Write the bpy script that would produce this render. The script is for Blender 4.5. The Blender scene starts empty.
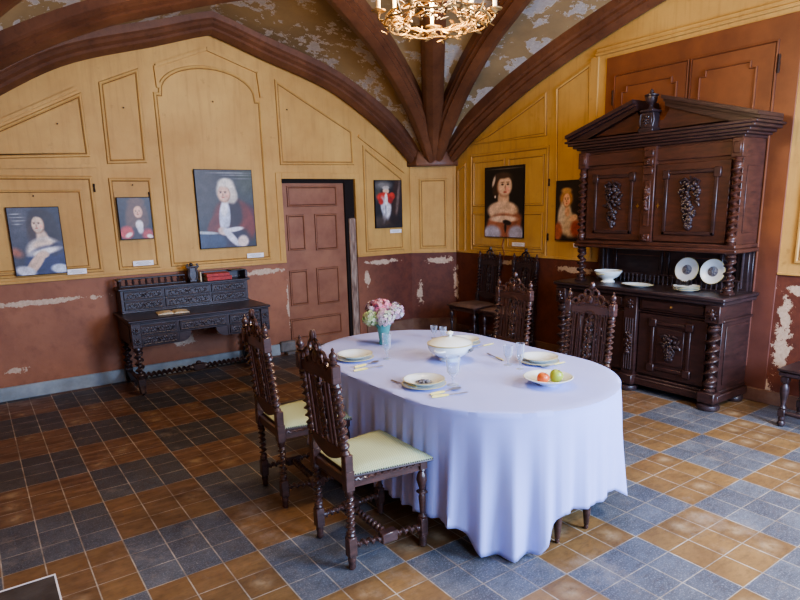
import bpy, bmesh, math, random
from math import sin, cos, pi, radians, sqrt, atan2
from mathutils import Vector, Matrix, Euler, noise
random.seed(7)
COL = bpy.context.scene.collection
# ------------------------------------------------------------------ camera model
F = 605.53; YAW, PITCH, ROLL = .9606, .2156, .025; CYO = 39.05
CAM = Vector((-.453, -3.3206, 1.729))
_f = Vector((cos(YAW)*cos(PITCH), sin(YAW)*cos(PITCH), -sin(PITCH)))
_r = Vector((sin(YAW), -cos(YAW), 0)); _d = _f.cross(_r)
RR = cos(ROLL)*_r + sin(ROLL)*_d; DD = -sin(ROLL)*_r + cos(ROLL)*_d; FF = _f
def ray(u, v): return RR*((u-400)/F) + DD*((v-300-CYO)/F) + FF
def on_y(u, v, y): d = ray(u, v); return CAM + d*((y-CAM.y)/d.y)
def on_x(u, v, x): d = ray(u, v); return CAM + d*((x-CAM.x)/d.x)
def on_z(u, v, z): d = ray(u, v); return CAM + d*((z-CAM.z)/d.z)
cd = bpy.data.cameras.new('camera'); co = bpy.data.objects.new('camera', cd); COL.objects.link(co)
M3 = Matrix((RR, -DD, -FF)).transposed()
co.matrix_world = Matrix.Translation(CAM) @ M3.to_4x4()
cd.sensor_width = 36; cd.lens = F/800*36; cd.shift_y = CYO/800; cd.clip_start = .02
bpy.context.scene.camera = co

# ------------------------------------------------------------------ materials
def srgb(r, g, b):
    def c(x):
        x /= 255
        return x/12.92 if x <= .04045 else ((x+.055)/1.055)**2.4
    return (c(r), c(g), c(b), 1)
class NT:
    def __init__(s, name):
        s.m = bpy.data.materials.new(name); s.m.use_nodes = True; s.t = s.m.node_tree; s.n = s.t.nodes
        s.p = s.n['Principled BSDF']
    def node(s, typ, ins=None, **kw):
        n = s.n.new(typ)
        for k, v in kw.items(): setattr(n, k, v)
        for k, v in (ins or {}).items():
            if hasattr(v, 'node') or isinstance(v, bpy.types.NodeSocket): s.t.links.new(v, n.inputs[k])
            else: n.inputs[k].default_value = v
        return n
    def link(s, a, b): s.t.links.new(a, b)
    def math(s, op, a, b=None, c=None):
        ins = {0: a}
        if b is not None: ins[1] = b
        if c is not None: ins[2] = c
        return s.node('ShaderNodeMath', ins, operation=op).outputs[0]
    def mix(s, f, a, b):
        n = s.n.new('ShaderNodeMix'); n.data_type = 'RGBA'
        for i, v in ((0, f), (6, a), (7, b)):
            if isinstance(v, bpy.types.NodeSocket): s.t.links.new(v, n.inputs[i])
            else: n.inputs[i].default_value = v
        return n.outputs[2]
    def noise(s, vec, scale, detail=4, rough=.6):
        ins = {'Scale': scale, 'Detail': detail, 'Roughness': rough}
        if vec is not None: ins['Vector'] = vec
        return s.node('ShaderNodeTexNoise', ins).outputs[0]
    def ramp(s, f, a, b): # smooth 0..1 between a and b
        return s.node('ShaderNodeMapRange', {0: f, 1: a, 2: b, 3: 0.0, 4: 1.0}).outputs[0]
    def pos(s): return s.node('ShaderNodeNewGeometry').outputs['Position']
    def obj(s): return s.node('ShaderNodeTexCoord').outputs['Object']
    def mapv(s, vec, scale=(1,1,1), loc=(0,0,0)):
        n = s.node('ShaderNodeMapping', {'Vector': vec}); n.inputs['Scale'].default_value = scale; n.inputs['Location'].default_value = loc
        return n.outputs[0]
    def bump(s, h, strength=.3, dist=.01):
        b = s.node('ShaderNodeBump', {'Height': h, 'Strength': strength, 'Distance': dist}); s.link(b.outputs[0], s.p.inputs['Normal'])
def simple(name, c, rough=.5, c2=None, nscale=8, metal=0, bump=0, bscale=60, stretch=(1,1,1), spec=None, coat=0, **kw):
    t = NT(name)
    if c2 is not None:
        nv = t.noise(t.mapv(t.obj(), stretch), nscale, 5)
        t.link(t.mix(t.ramp(nv, .35, .65), c, c2), t.p.inputs['Base Color'])
    else: t.p.inputs['Base Color'].default_value = c
    t.p.inputs['Roughness'].default_value = rough; t.p.inputs['Metallic'].default_value = metal
    if spec is not None: t.p.inputs['Specular IOR Level'].default_value = spec
    if coat: t.p.inputs['Coat Weight'].default_value = coat; t.p.inputs['Coat Roughness'].default_value = .25
    if bump: t.bump(t.noise(t.mapv(t.obj(), stretch), bscale, 3), bump, .005)
    for k, v in kw.items(): t.p.inputs[k].default_value = v
    return t.m

def wall_material():
    t = NT('old_wall_paint'); P = t.pos(); sep = t.node('ShaderNodeSeparateXYZ', {0: P}); z = sep.outputs[2]
    n1 = t.noise(P, 1.3, 5); n2 = t.noise(t.mapv(P, (14, 14, 1.2)), 1.5, 4); n3 = t.noise(P, 9, 8, .7)
    yel = t.mix(t.ramp(n1, .3, .7), srgb(206, 166, 94), srgb(178, 136, 72))
    yel = t.mix(t.math('MULTIPLY', t.ramp(n2, .5, .75), .35), yel, srgb(146, 108, 58))
    yel = t.mix(t.math('MULTIPLY', t.ramp(n3, .62, .75), .5), yel, srgb(128, 92, 50))
    bro = t.mix(t.ramp(n1, .35, .65), srgb(158, 106, 76), srgb(130, 84, 60))
    bro = t.mix(t.math('MULTIPLY', t.ramp(n3, .5, .8), .5), bro, srgb(96, 54, 38))
    # brown turns darker toward the right-hand corner
    sx = sep.outputs[0]
    bro = t.mix(t.ramp(sx, 3.2, 4.2), bro, t.mix(t.ramp(n3, .4, .7), srgb(106, 58, 42), srgb(82, 43, 32)))
    zz = t.math('ADD', z, t.math('MULTIPLY', t.math('SUBTRACT', n3, .5), .006))
    up = t.math('GREATER_THAN', zz, 1.105)
    col = t.mix(up, bro, yel)
    patches = [((.0, 3.4, .915), (.8, .3, .04)), ((-.25, 3.4, .28), (.13, .3, .045)), ((2.33, 3.4, 1.02), (.34, .3, .05)),
               ((1.75, 3.4, .5), (.28, .3, .14)), ((1.35, 3.4, .35), (.2, .3, .08)), ((2.63, 3.4, .62), (.05, .3, .4)),
               ((4.0, 3.4, 1.02), (.4, .3, .05)), ((4.78, 3.15, 1.0), (.25, .25, .07)), ((4.93, 3.0, .7), (.05, .06, .42)),
               ((4.55, 3.3, .55), (.06, .1, .28)), ((3.75, 3.4, .8), (.06, .2, .16)),
               ((4.95, 2.0, 1.02), (.2, .5, .04)), ((4.95, 1.0, 1.0), (.2, .4, .05)), ((4.95, -1.13, .62), (.2, .09, .5)), ((4.95, -1.25, .99), (.2, .3, .06)), ((4.95, -1.04, .1), (.2, .1, .16))]
    acc = None
    for c, s in patches:
        v = t.node('ShaderNodeVectorMath', {0: P, 1: c}, operation='SUBTRACT').outputs[0]
        v = t.node('ShaderNodeVectorMath', {0: v, 1: s}, operation='DIVIDE').outputs[0]
        l = t.node('ShaderNodeVectorMath', {0: v}, operation='LENGTH').outputs['Value']
        w = t.ramp(l, 1.25, .3)
        acc = w if acc is None else t.math('MAXIMUM', acc, w)
    n4 = t.noise(P, 13, 9, .75)
    val = t.math('ADD', t.math('MULTIPLY', acc, .36), n4)
    pm = t.math('MULTIPLY', t.math('GREATER_THAN', val, .74), t.math('LESS_THAN', z, 1.1))
    n5 = t.noise(P, 40, 3)
    pl = t.mix(n5, srgb(214, 192, 168), srgb(156, 130, 104))
    col = t.mix(pm, col, pl)
    t.link(col, t.p.inputs['Base Color']); t.p.inputs['Roughness'].default_value = .62
    t.bump(t.math('SUBTRACT', n3, t.math('MULTIPLY', pm, .4)), .25, .01)
    return t.m
def floor_material():
    t = NT('cement_floor_tiles'); P = t.pos(); sep = t.node('ShaderNodeSeparateXYZ', {0: P}); x, y = sep.outputs[0], sep.outputs[1]
    B = .55; T = B/3
    bi = t.math('FLOOR', t.math('DIVIDE', x, B)); bj = t.math('FLOOR', t.math('DIVIDE', y, B))
    par = t.math('FLOORED_MODULO', t.math('ADD', bi, bj), 2.0); blue = t.math('GREATER_THAN', par, .5)
    tx = t.math('DIVIDE', x, T); ty = t.math('DIVIDE', y, T); ti = t.math('FLOOR', tx); tj = t.math('FLOOR', ty)
    cv = t.node('ShaderNodeCombineXYZ', {0: ti, 1: tj, 2: 0.0}).outputs[0]
    wn = t.node('ShaderNodeTexWhiteNoise', {'Vector': cv}).outputs['Value']
    fx = t.math('SUBTRACT', tx, ti); fy = t.math('SUBTRACT', ty, tj)
    ex = t.math('MINIMUM', fx, t.math('SUBTRACT', 1.0, fx)); ey = t.math('MINIMUM', fy, t.math('SUBTRACT', 1.0, fy))
    grout = t.math('MAXIMUM', t.math('LESS_THAN', ex, .017), t.math('LESS_THAN', ey, .013))
    n1 = t.noise(P, 5, 6, .65); n2 = t.noise(P, 110, 4, .8); n3 = t.noise(t.mapv(P, (3, 16, 1)), 1.2, 5); n0 = t.noise(P, .9, 3)
    ye = t.mix(t.ramp(n1, .35, .7), srgb(146, 116, 74), srgb(112, 86, 54))
    ye = t.mix(t.math('MULTIPLY', wn, .45), ye, srgb(98, 74, 52))
    # rows toward the far wall are redder and darker
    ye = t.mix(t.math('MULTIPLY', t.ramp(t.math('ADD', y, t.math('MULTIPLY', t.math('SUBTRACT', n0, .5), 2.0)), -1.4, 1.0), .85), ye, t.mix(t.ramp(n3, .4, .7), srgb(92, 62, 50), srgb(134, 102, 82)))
    bl = t.mix(t.ramp(n1, .3, .7), srgb(112, 117, 124), srgb(76, 80, 88))
    bl = t.mix(t.math('MULTIPLY', wn, .55), bl, srgb(64, 66, 76))
    bl = t.mix(t.math('MULTIPLY', t.ramp(n2, .52, .66), .65), bl, srgb(162, 168, 176))
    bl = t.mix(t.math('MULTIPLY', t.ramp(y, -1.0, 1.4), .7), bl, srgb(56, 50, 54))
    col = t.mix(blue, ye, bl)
    nm = t.noise(t.mapv(P, (9, 26, 1)), 1.6, 6, .7)
    col = t.mix(t.math('MULTIPLY', t.ramp(nm, .48, .72), .45), col, srgb(58, 46, 40))
    # scuffed pale centres on some tiles and dusty blotches
    dx = t.math('SUBTRACT', fx, .5); dy = t.math('SUBTRACT', fy, .5)
    rad = t.math('SQRT', t.math('ADD', t.math('MULTIPLY', dx, dx), t.math('MULTIPLY', dy, dy)))
    sc = t.math('MULTIPLY', t.math('MULTIPLY', t.ramp(rad, .4, .08), t.math('GREATER_THAN', wn, .72)), t.math('MULTIPLY', t.ramp(t.noise(P, 14, 5), .35, .6), t.math('SUBTRACT', 1.0, blue)))
    col = t.mix(t.math('MULTIPLY', sc, .38), col, srgb(196, 176, 140))
    col = t.mix(t.math('MULTIPLY', t.ramp(t.noise(P, 2.1, 8, .75), .56, .72), .5), col, srgb(160, 148, 134))
    grc = t.mix(t.ramp(n1, .35, .6), srgb(186, 178, 164), srgb(130, 118, 104))
    col = t.mix(t.math('MULTIPLY', grout, t.ramp(t.noise(P, 7, 4), .2, .5)), col, grc)
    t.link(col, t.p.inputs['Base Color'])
    t.link(t.math('ADD', .36, t.math('MULTIPLY', n1, .28)), t.p.inputs['Roughness'])
    t.bump(t.math('SUBTRACT', t.math('MULTIPLY', n1, .3), grout), .25, .004)
    return t.m
def vault_material():
    t = NT('flaking_vault_plaster'); P = t.pos()
    n1 = t.noise(P, 1.1, 5); n2 = t.noise(P, 3.2, 10, .72); n3 = t.noise(P, 30, 4)
    base = t.mix(t.ramp(n1, .35, .65), srgb(160, 134, 92), srgb(126, 106, 74))
    pl = t.mix(n3, srgb(190, 182, 172), srgb(144, 134, 124))
    pm = t.ramp(n2, .53, .56)
    col = t.mix(pm, base, pl)
    edge = t.math('MULTIPLY', t.math('SUBTRACT', 1.0, t.ramp(t.math('ABSOLUTE', t.math('SUBTRACT', n2, .545)), .0, .012)), .8)
    col = t.mix(edge, col, srgb(222, 212, 196))
    t.link(col, t.p.inputs['Base Color']); t.p.inputs['Roughness'].default_value = .85
    t.bump(t.math('ADD', t.math('MULTIPLY', pm, -.5), t.math('MULTIPLY', n3, .3)), .4, .012)
    return t.m
def rib_material():
    t = NT('brown_painted_rib'); P = t.pos()
    n1 = t.noise(P, 1.6, 5); n2 = t.noise(P, 16, 9, .75); n3 = t.noise(P, 2.4, 3)
    c = t.mix(t.ramp(n1, .35, .65), srgb(122, 80, 54), srgb(88, 55, 38))
    c = t.mix(t.math('MULTIPLY', t.ramp(n2, .5, .75), .6), c, srgb(58, 32, 24))
    ch = t.math('GREATER_THAN', t.math('ADD', n2, t.math('MULTIPLY', n3, .25)), .84)
    c = t.mix(ch, c, srgb(214, 196, 172))
    t.link(c, t.p.inputs['Base Color']); t.p.inputs['Roughness'].default_value = .5; t.bump(n2, .25, .01)
    return t.m
def wood(name, a, b, rough=.42, coat=.12, sc=(6, 6, 30)):
    t = NT(name); P = t.obj()
    n = t.noise(t.mapv(P, sc), 1.5, 5); n2 = t.noise(P, 14, 4)
    c = t.mix(t.ramp(n, .35, .7), a, b); c = t.mix(t.math('MULTIPLY', t.ramp(n2, .5, .8), .4), c, (a[0]*.4, a[1]*.4, a[2]*.4, 1))
    t.link(c, t.p.inputs['Base Color']); t.p.inputs['Roughness'].default_value = rough
    t.p.inputs['Coat Weight'].default_value = coat; t.p.inputs['Coat Roughness'].default_value = .3
    t.bump(n2, .12, .004)
    return t.m
W = wall_material(); FL = floor_material(); VA = vault_material(); RI = rib_material()
M = dict(
 wood=wood('dark_carved_oak', srgb(66, 42, 38), srgb(42, 27, 26)),
 wood2=wood('black_stained_oak', srgb(62, 47, 48), srgb(38, 28, 30), .38, .12),
 wood3=wood('warm_stained_oak', srgb(84, 50, 38), srgb(56, 33, 27), .42, .12),
 chair=wood('turned_walnut', srgb(88, 62, 56), srgb(54, 36, 34), .3, .35),
 line=simple('shadow_and_dirt_line', srgb(112, 80, 44), .8),  # dark ochre moulding edges: painted shadow line along with old dirt
 ypaint=W,
 
 bline=simple('dark_joint', srgb(74, 38, 24), .8),
 dpaint=simple('brown_door_paint', srgb(146, 100, 72), .55, srgb(128, 82, 58), 4, bump=.1),
 black=simple('dark_gap', srgb(26, 17, 14), .9),
 grey=simple('weathered_timber', srgb(168, 148, 132), .85, srgb(104, 80, 68), 5, bump=.6, bscale=20, stretch=(8, 8, 1)),
 skirt=simple('blue_grey_skirting_paint', srgb(158, 170, 178), .6, srgb(128, 138, 142), 4, bump=.15),
 skirt2=simple('brown_skirting_paint', srgb(96, 62, 48), .7, srgb(120, 92, 74), 5, bump=.2),
 stone=simple('grey_stone', srgb(120, 118, 116), .8, srgb(90, 86, 84), 9, bump=.3),
 slate=simple('dark_slate_slab', srgb(84, 80, 78), .5, srgb(64, 58, 56), 7, bump=.2),
 cloth=simple('blue_tinted_linen', srgb(172, 182, 236), .8, srgb(165, 175, 232), 2, bump=.06, bscale=400),  # white cloth with the blue window-light cast tinted into its colour
 china=simple('cream_china', srgb(222, 230, 228), .22, coat=.4),
 gilt=simple('pale_gold_rim', srgb(190, 178, 120), .35),
 navy=simple('dark_blue_decoration', srgb(70, 72, 92), .35, srgb(150, 150, 150), 40),
 bone=simple('yellow_bone_handle', srgb(206, 190, 92), .4, srgb(226, 214, 150), 30),
 steel=simple('tarnished_silver', srgb(190, 186, 184), .28, metal=.9),
 red=simple('red_apple_skin', srgb(198, 44, 36), .3, srgb(226, 150, 70), 9),
 green=simple('green_apple_skin', srgb(142, 168, 56), .3, srgb(176, 186, 84), 7),
 stem=simple('brown_stem', srgb(80, 56, 34), .7),
 leaf=simple('green_stalk', srgb(70, 110, 60), .6),
 iron=simple('gilt_wrought_iron', srgb(196, 164, 108), .4, srgb(120, 92, 56), 20, metal=.55),
 candle=simple('cream_candle_tube', srgb(240, 222, 180), .5),
 brass=simple('brass_fitting', srgb(176, 140, 80), .35, metal=.8),
 card=simple('white_card', srgb(236, 236, 238), .6), ink=simple('grey_ink', srgb(140, 140, 146), .7),
 redbook=simple('red_cloth_binding', srgb(176, 60, 54), .6, srgb(150, 48, 44), 20), page=simple('aged_paper', srgb(214, 200, 170), .8, srgb(190, 176, 146), 12),
 leather=simple('worn_brown_leather', srgb(118, 92, 78), .6, srgb(88, 66, 56), 9, bump=.2),
 cord=simple('brown_flex', srgb(120, 66, 38), .5),
 rug=simple('hinge_iron', srgb(60, 42, 32), .6, metal=.4),
)
def glassm(name, c, tr=.8, mixw=.0):
    m = bpy.data.materials.new(name); m.use_nodes = True; t = m.node_tree; t.nodes.clear()
    o = t.nodes.new('ShaderNodeOutputMaterial'); T = t.nodes.new('ShaderNodeBsdfTransparent'); T.inputs[0].default_value = c
    G_ = t.nodes.new('ShaderNodeBsdfPrincipled'); G_.inputs['Base Color'].default_value = (c[0]*.6, c[1]*.62, c[2]*.66, 1); G_.inputs['Roughness'].default_value = .05; G_.inputs['Specular IOR Level'].default_value = 1
    L = t.nodes.new('ShaderNodeLayerWeight'); L.inputs[0].default_value = .35; mp = t.nodes.new('ShaderNodeMapRange'); mp.inputs[3].default_value = 1-tr; mp.inputs[4].default_value = .85
    X = t.nodes.new('ShaderNodeMixShader'); t.links.new(L.outputs['Facing'], mp.inputs[0]); t.links.new(mp.outputs[0], X.inputs[0]); t.links.new(T.outputs[0], X.inputs[1]); t.links.new(G_.outputs[0], X.inputs[2]); t.links.new(X.outputs[0], o.inputs[0])
    return m
def cupboard_paint():
    t = NT('brown_cupboard_paint'); P = t.pos(); z = t.node('ShaderNodeSeparateXYZ', {0: P}).outputs[2]; n = t.noise(P, 3, 5)
    up = t.mix(t.ramp(n, .35, .65), srgb(132, 78, 42), srgb(110, 62, 34)); lo = t.mix(t.ramp(n, .35, .65), srgb(112, 68, 54), srgb(94, 55, 44))
    t.link(t.mix(t.ramp(z, 1.0, 1.5), lo, up), t.p.inputs['Base Color']); t.p.inputs['Roughness'].default_value = .5; t.bump(n, .1, .01)  # darker lower down: shade worked into the door colour
    return t.m
M['bpaint'] = cupboard_paint()
M['glass'] = glassm('clear_glass', (.95, .97, 1, 1), .93); M['tglass'] = glassm('turquoise_glass', srgb(130, 216, 204), .45)
def fabric():
    t = NT('green_checked_upholstery'); P = t.obj(); sep = t.node('ShaderNodeSeparateXYZ', {0: P})
    a = t.math('SINE', t.math('MULTIPLY', sep.outputs[0], 520.0)); b = t.math('SINE', t.math('MULTIPLY', sep.outputs[1], 520.0))
    k = t.math('MULTIPLY', a, b)
    c = t.mix(t.ramp(k, -.5, .5), srgb(196, 200, 164), srgb(152, 168, 122))
    t.link(c, t.p.inputs['Base Color']); t.p.inputs['Roughness'].default_value = .8; t.bump(k, .3, .002)
    return t.m
M['fabric'] = fabric()
def emis(name, c, s):
    t = NT(name); t.p.inputs['Emission Color'].default_value = c; t.p.inputs['Emission Strength'].default_value = s; t.p.inputs['Base Color'].default_value = c
    return t.m
M['bulb'] = emis('glowing_bulb', (1, .68, .3, 1), 30)
def attrm(name, rough=.5):
    t = NT(name); a = t.node('ShaderNodeAttribute', attribute_name='Col'); t.link(a.outputs['Color'], t.p.inputs['Base Color']); t.p.inputs['Roughness'].default_value = rough
    return t.m
M['paint'] = attrm('oil_paint', .45); M['petal'] = attrm('petals', .7)

# ------------------------------------------------------------------ mesh builder
class MB:
    def __init__(s, smooth=True): s.v = []; s.f = []; s.mi = []; s.M = Matrix(); s.sm = smooth; s.cur = 0; s.cols = []
    def add(s, vs, fs, mi=None):
        o = len(s.v); s.v += [s.M @ Vector(p) for p in vs]; s.f += [[i+o for i in f] for f in fs]; s.mi += [s.cur if mi is None else mi]*len(fs)
    def box(s, x0, x1, y0, y1, z0, z1, c=.003, mi=None):
        if x0 > x1: x0, x1 = x1, x0
        if y0 > y1: y0, y1 = y1, y0
        if z0 > z1: z0, z1 = z1, z0
        c = min(c, (x1-x0)*.3, (y1-y0)*.3, (z1-z0)*.3)
        vs = []; idx = {}
        for i, X in ((0, (x0, c)), (1, (x1, -c))):
            for j, Y in ((0, (y0, c)), (1, (y1, -c))):
                for k, Z in ((0, (z0, c)), (1, (z1, -c))):
                    for a in range(3):
                        idx[(i, j, k, a)] = len(vs)
                        vs.append((X[0]+(0 if a == 0 else X[1]), Y[0]+(0 if a == 1 else Y[1]), Z[0]+(0 if a == 2 else Z[1])))
        g = lambda *t: idx[t]; fs = []
        for i in (0, 1):
            fs.append([g(i,0,0,0), g(i,1,0,0), g(i,1,1,0), g(i,0,1,0)]); fs.append([g(0,i,0,1), g(1,i,0,1), g(1,i,1,1), g(0,i,1,1)]); fs.append([g(0,0,i,2), g(1,0,i,2), g(1,1,i,2), g(0,1,i,2)])
            for j in (0, 1):
                fs.append([g(i,j,0,0), g(i,j,1,0), g(i,j,1,1), g(i,j,0,1)]); fs.append([g(i,0,j,0), g(i,1,j,0), g(i,1,j,2), g(i,0,j,2)]); fs.append([g(0,i,j,1), g(1,i,j,1), g(1,i,j,2), g(0,i,j,2)])
                for k in (0, 1): fs.append([g(i,j,k,0), g(i,j,k,1), g(i,j,k,2)])
        s.add(vs, fs, mi)
    def frame_from(s, p, q):
        p = Vector(p); q = Vector(q); d = (q-p); L = d.length; rot = d.to_track_quat('Z', 'Y').to_matrix().to_4x4()
        return Matrix.Translation(p) @ rot, L
    def lathe(s, prof, p=(0,0,0), q=None, seg=14, mi=None, cap=True, sx=1, sy=1):
        """prof: (r, z) list; with q, z is a 0..1 fraction along p->q"""
        if q is None: T = Matrix.Translation(Vector(p)); L = 1
        else: T, L = s.frame_from(p, q)
        vs = []; fs = []; n = len(prof)
        for r, z in prof:
            for k in range(seg): a = 2*pi*k/seg; vs.append(T @ Vector((r*cos(a)*sx, r*sin(a)*sy, z*L)))
        for i in range(n-1):
            for k in range(seg): k2 = (k+1) % seg; fs.append([i*seg+k, i*seg+k2, (i+1)*seg+k2, (i+1)*seg+k])
        if cap: fs.append(list(range(seg))[::-1]); fs.append([(n-1)*seg+k for k in range(seg)])
        s.add(vs, fs, mi)
    def twist(s, p, q, r, turns, amp=.45, seg=10, per=11, mi=None, taper=1):
        T, L = s.frame_from(p, q); n = int(turns*per)+1; vs = []; fs = []
        for i in range(n+1):
            t = i/n; e = min(1, t*8, (1-t)*8); a0 = 2*pi*turns*t; R = r*(1+(taper-1)*t); rr = R*(1-amp*e*.75); o = R*amp*e
            for k in range(seg): a = 2*pi*k/seg; vs.append(T @ Vector((o*cos(a0)+rr*cos(a), o*sin(a0)+rr*sin(a), t*L)))
        for i in range(n):
            for k in range(seg): k2 = (k+1) % seg; fs.append([i*seg+k, i*seg+k2, (i+1)*seg+k2, (i+1)*seg+k])
        fs.append(list(range(seg))[::-1]); fs.append([n*seg+k for k in range(seg)])
        s.add(vs, fs, mi)
    def tube(s, pts, r, seg=6, mi=None, closed=False, flat=1):
        pts = [Vector(p) for p in pts]; n = len(pts); vs = []; fs = []; up = None
        for i, p in enumerate(pts):
            if closed: d = pts[(i+1) % n]-pts[i-1]
            else: d = pts[min(i+1, n-1)]-pts[max(i-1, 0)]
            d.normalize()
            if up is None: up = d.orthogonal().normalized()
            else:
                up = up-d*up.dot(d)
                up = up.normalized() if up.length > 1e-6 else d.orthogonal().normalized()
            w = d.cross(up); R = r[i] if isinstance(r, (list, tuple)) else r
            for k in range(seg): a = 2*pi*k/seg; vs.append(p+up*(R*cos(a))+w*(R*flat*sin(a)))
        for i in range(n if closed else n-1):
            j = (i+1) % n
            for k in range(seg): k2 = (k+1) % seg; fs.append([i*seg+k, i*seg+k2, j*seg+k2, j*seg+k])
        if not closed: fs.append(list(range(seg))[::-1]); fs.append([(n-1)*seg+k for k in range(seg)])
        s.add(vs, fs, mi)
    def ball(s, c, r, seg=8, rings=5, mi=None, rot=None):
        """ellipsoid; r scalar or 3-vector"""
        r = Vector((r, r, r)) if not hasattr(r, '__len__') else Vector(r); c = Vector(c); R = rot.to_matrix() if rot else Matrix.Identity(3)
        vs = [c+R @ Vector((0, 0, -r.z))]; fs = []
        for i in range(1, rings):
            ph = -pi/2+pi*i/rings
            for k in range(seg): a = 2*pi*k/seg; vs.append(c+R @ Vector((r.x*cos(ph)*cos(a), r.y*cos(ph)*sin(a), r.z*sin(ph))))
        vs.append(c+R @ Vector((0, 0, r.z))); top = len(vs)-1
        for k in range(seg):
            k2 = (k+1) % seg; fs.append([0, 1+k2, 1+k]); fs.append([top, 1+(rings-2)*seg+k, 1+(rings-2)*seg+k2])
            for i in range(rings-2): fs.append([1+i*seg+k, 1+i*seg+k2, 1+(i+1)*seg+k2, 1+(i+1)*seg+k])
        s.add(vs, fs, mi)
    def prism(s, poly, o, u, v, w, mi=None):
        """poly (a,b) -> o+u*a+v*b, extruded by vector w"""
        o, u, v, w = map(Vector, (o, u, v, w)); n = len(poly)
        vs = [o+u*a+v*b for a, b in poly]+[o+u*a+v*b+w for a, b in poly]
        s.add(vs, [list(range(n))[::-1], list(range(n, 2*n))]+[[i, (i+1) % n, n+(i+1) % n, n+i] for i in range(n)], mi)
    def build(s, name, mats, parent=None, recalc=True, ang=40):
        me = bpy.data.meshes.new(name); me.from_pydata([tuple(p) for p in s.v], [], s.f)
        if not isinstance(mats, (list, tuple)): mats = [mats]
        for m in mats: me.materials.append(M[m] if isinstance(m, str) else m)
        for p, i in zip(me.polygons, s.mi): p.material_index = i
        bm = bmesh.new(); bm.from_mesh(me)
        if recalc: bmesh.ops.recalc_face_normals(bm, faces=bm.faces)
        if s.sm:
            for f in bm.faces: f.smooth = True
            for e in bm.edges:
                if len(e.link_faces) == 2 and e.calc_face_angle(0) > radians(ang): e.smooth = False
        bm.to_mesh(me); bm.free()
        o = bpy.data.objects.new(name, me); COL.objects.link(o)
        if parent: o.parent = parent
        return o
def tag(o, label=None, cat=None, group=None, kind=None):
    if label: o['label'] = label
    if cat: o['category'] = cat
    if group: o['group'] = group
    if kind: o['kind'] = kind
    return o
def empty(name, loc, rz=0, **kw):
    o = bpy.data.objects.new(name, None); COL.objects.link(o); o.location = loc; o.rotation_euler.z = rz; o.empty_display_size = .1
    return tag(o, **kw)
def children(o): return [c for c in list(COL.objects) if c.parent == o]
def copy_tree(o, parent=None):
    c = o.copy(); COL.objects.link(c); c.parent = parent
    for ch in children(o): copy_tree(ch, c)
    return c
def struct(name, mb, mats, parent=None, **k):
    o = mb.build(name, mats, parent, **k); o['kind'] = 'structure'; return o

# ------------------------------------------------------------------ room shell
YL = 3.4; XR = 4.95; XW = -1.35; YS = -4.7; ZT = 4.3
CH0 = Vector((4.47, YL, 0)); CH1 = Vector((XR, 3.02, 0))
mb = MB(False); mb.add([(XW, YS, 0), (6, YS, 0), (6, 4.2, 0), (XW, 4.2, 0), (XW, YS, -.1), (6, YS, -.1), (6, 4.2, -.1), (XW, 4.2, -.1)], [[0,1,2,3],[4,7,6,5],[0,4,5,1],[1,5,6,2],[2,6,7,3],[3,7,4,0]])
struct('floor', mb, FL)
# left wall with a doorway
dl = on_y(281, 179, YL); dr = on_y(354.5, 179, YL); DX0, DX1, DZ = dl.x, dr.x, (dl.z+dr.z)/2
mb = MB(False); th = .22
mb.box(XW, DX0, YL, YL+th, 0, ZT, 0); mb.box(DX1, CH0.x, YL, YL+th, 0, ZT, 0); mb.box(DX0, DX1, YL, YL+th, DZ, ZT, 0)
wl = struct('wall_left', mb, W)
mb = MB(False); n = Vector((CH1.y-CH0.y, -(CH1.x-CH0.x), 0)).normalized(); n = -n if n.x < 0 else n
a, b = CH0, CH1
mb.add([a, b, b+n*.2, a+n*.2]+[p+Vector((0, 0, ZT)) for p in (a, b, b+n*.2, a+n*.2)], [[0,1,2,3],[4,5,6,7],[0,1,5,4],[1,2,6,5],[2,3,7,6],[3,0,4,7]])
wc = struct('wall_corner', mb, W)
mb = MB(False); mb.box(XR, XR+.2, YS, CH1.y, 0, ZT, 0); wr = struct('wall_right', mb, W)
mb = MB(False); mb.box(XW-.2, XW, YS-.2, YL+.2, 0, ZT, 0); struct('wall_west', mb, W)
mb = MB(False)   # wall behind the camera, with two window openings
for x0, x1, z0, z1 in ((XW, .2, 0, ZT), (.2, 4.2, 0, .95), (.2, 4.2, 2.85, ZT), (1.7, 2.7, .95, 2.85), (4.2, XR+.2, 0, ZT)): mb.box(x0, x1, YS-.25, YS, z0, z1, 0)
struct('wall_south', mb, W)
for k, (x0, x1) in enumerate(((.2, 1.7), (2.7, 4.2))):
    mb = MB(False)
    for a0, a1 in ((x0, x0+.06), (x1-.06, x1), ((x0+x1)/2-.03, (x0+x1)/2+.03)): mb.box(a0, a1, YS-.2, YS-.14, .95, 2.85, .004)
    for zz in (.95, 1.55, 2.18, 2.79): mb.box(x0, x1, YS-.19, YS-.15, zz, zz+.05, .004)
    struct('window_%d' % (k+1), mb, M['skirt'])

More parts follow.
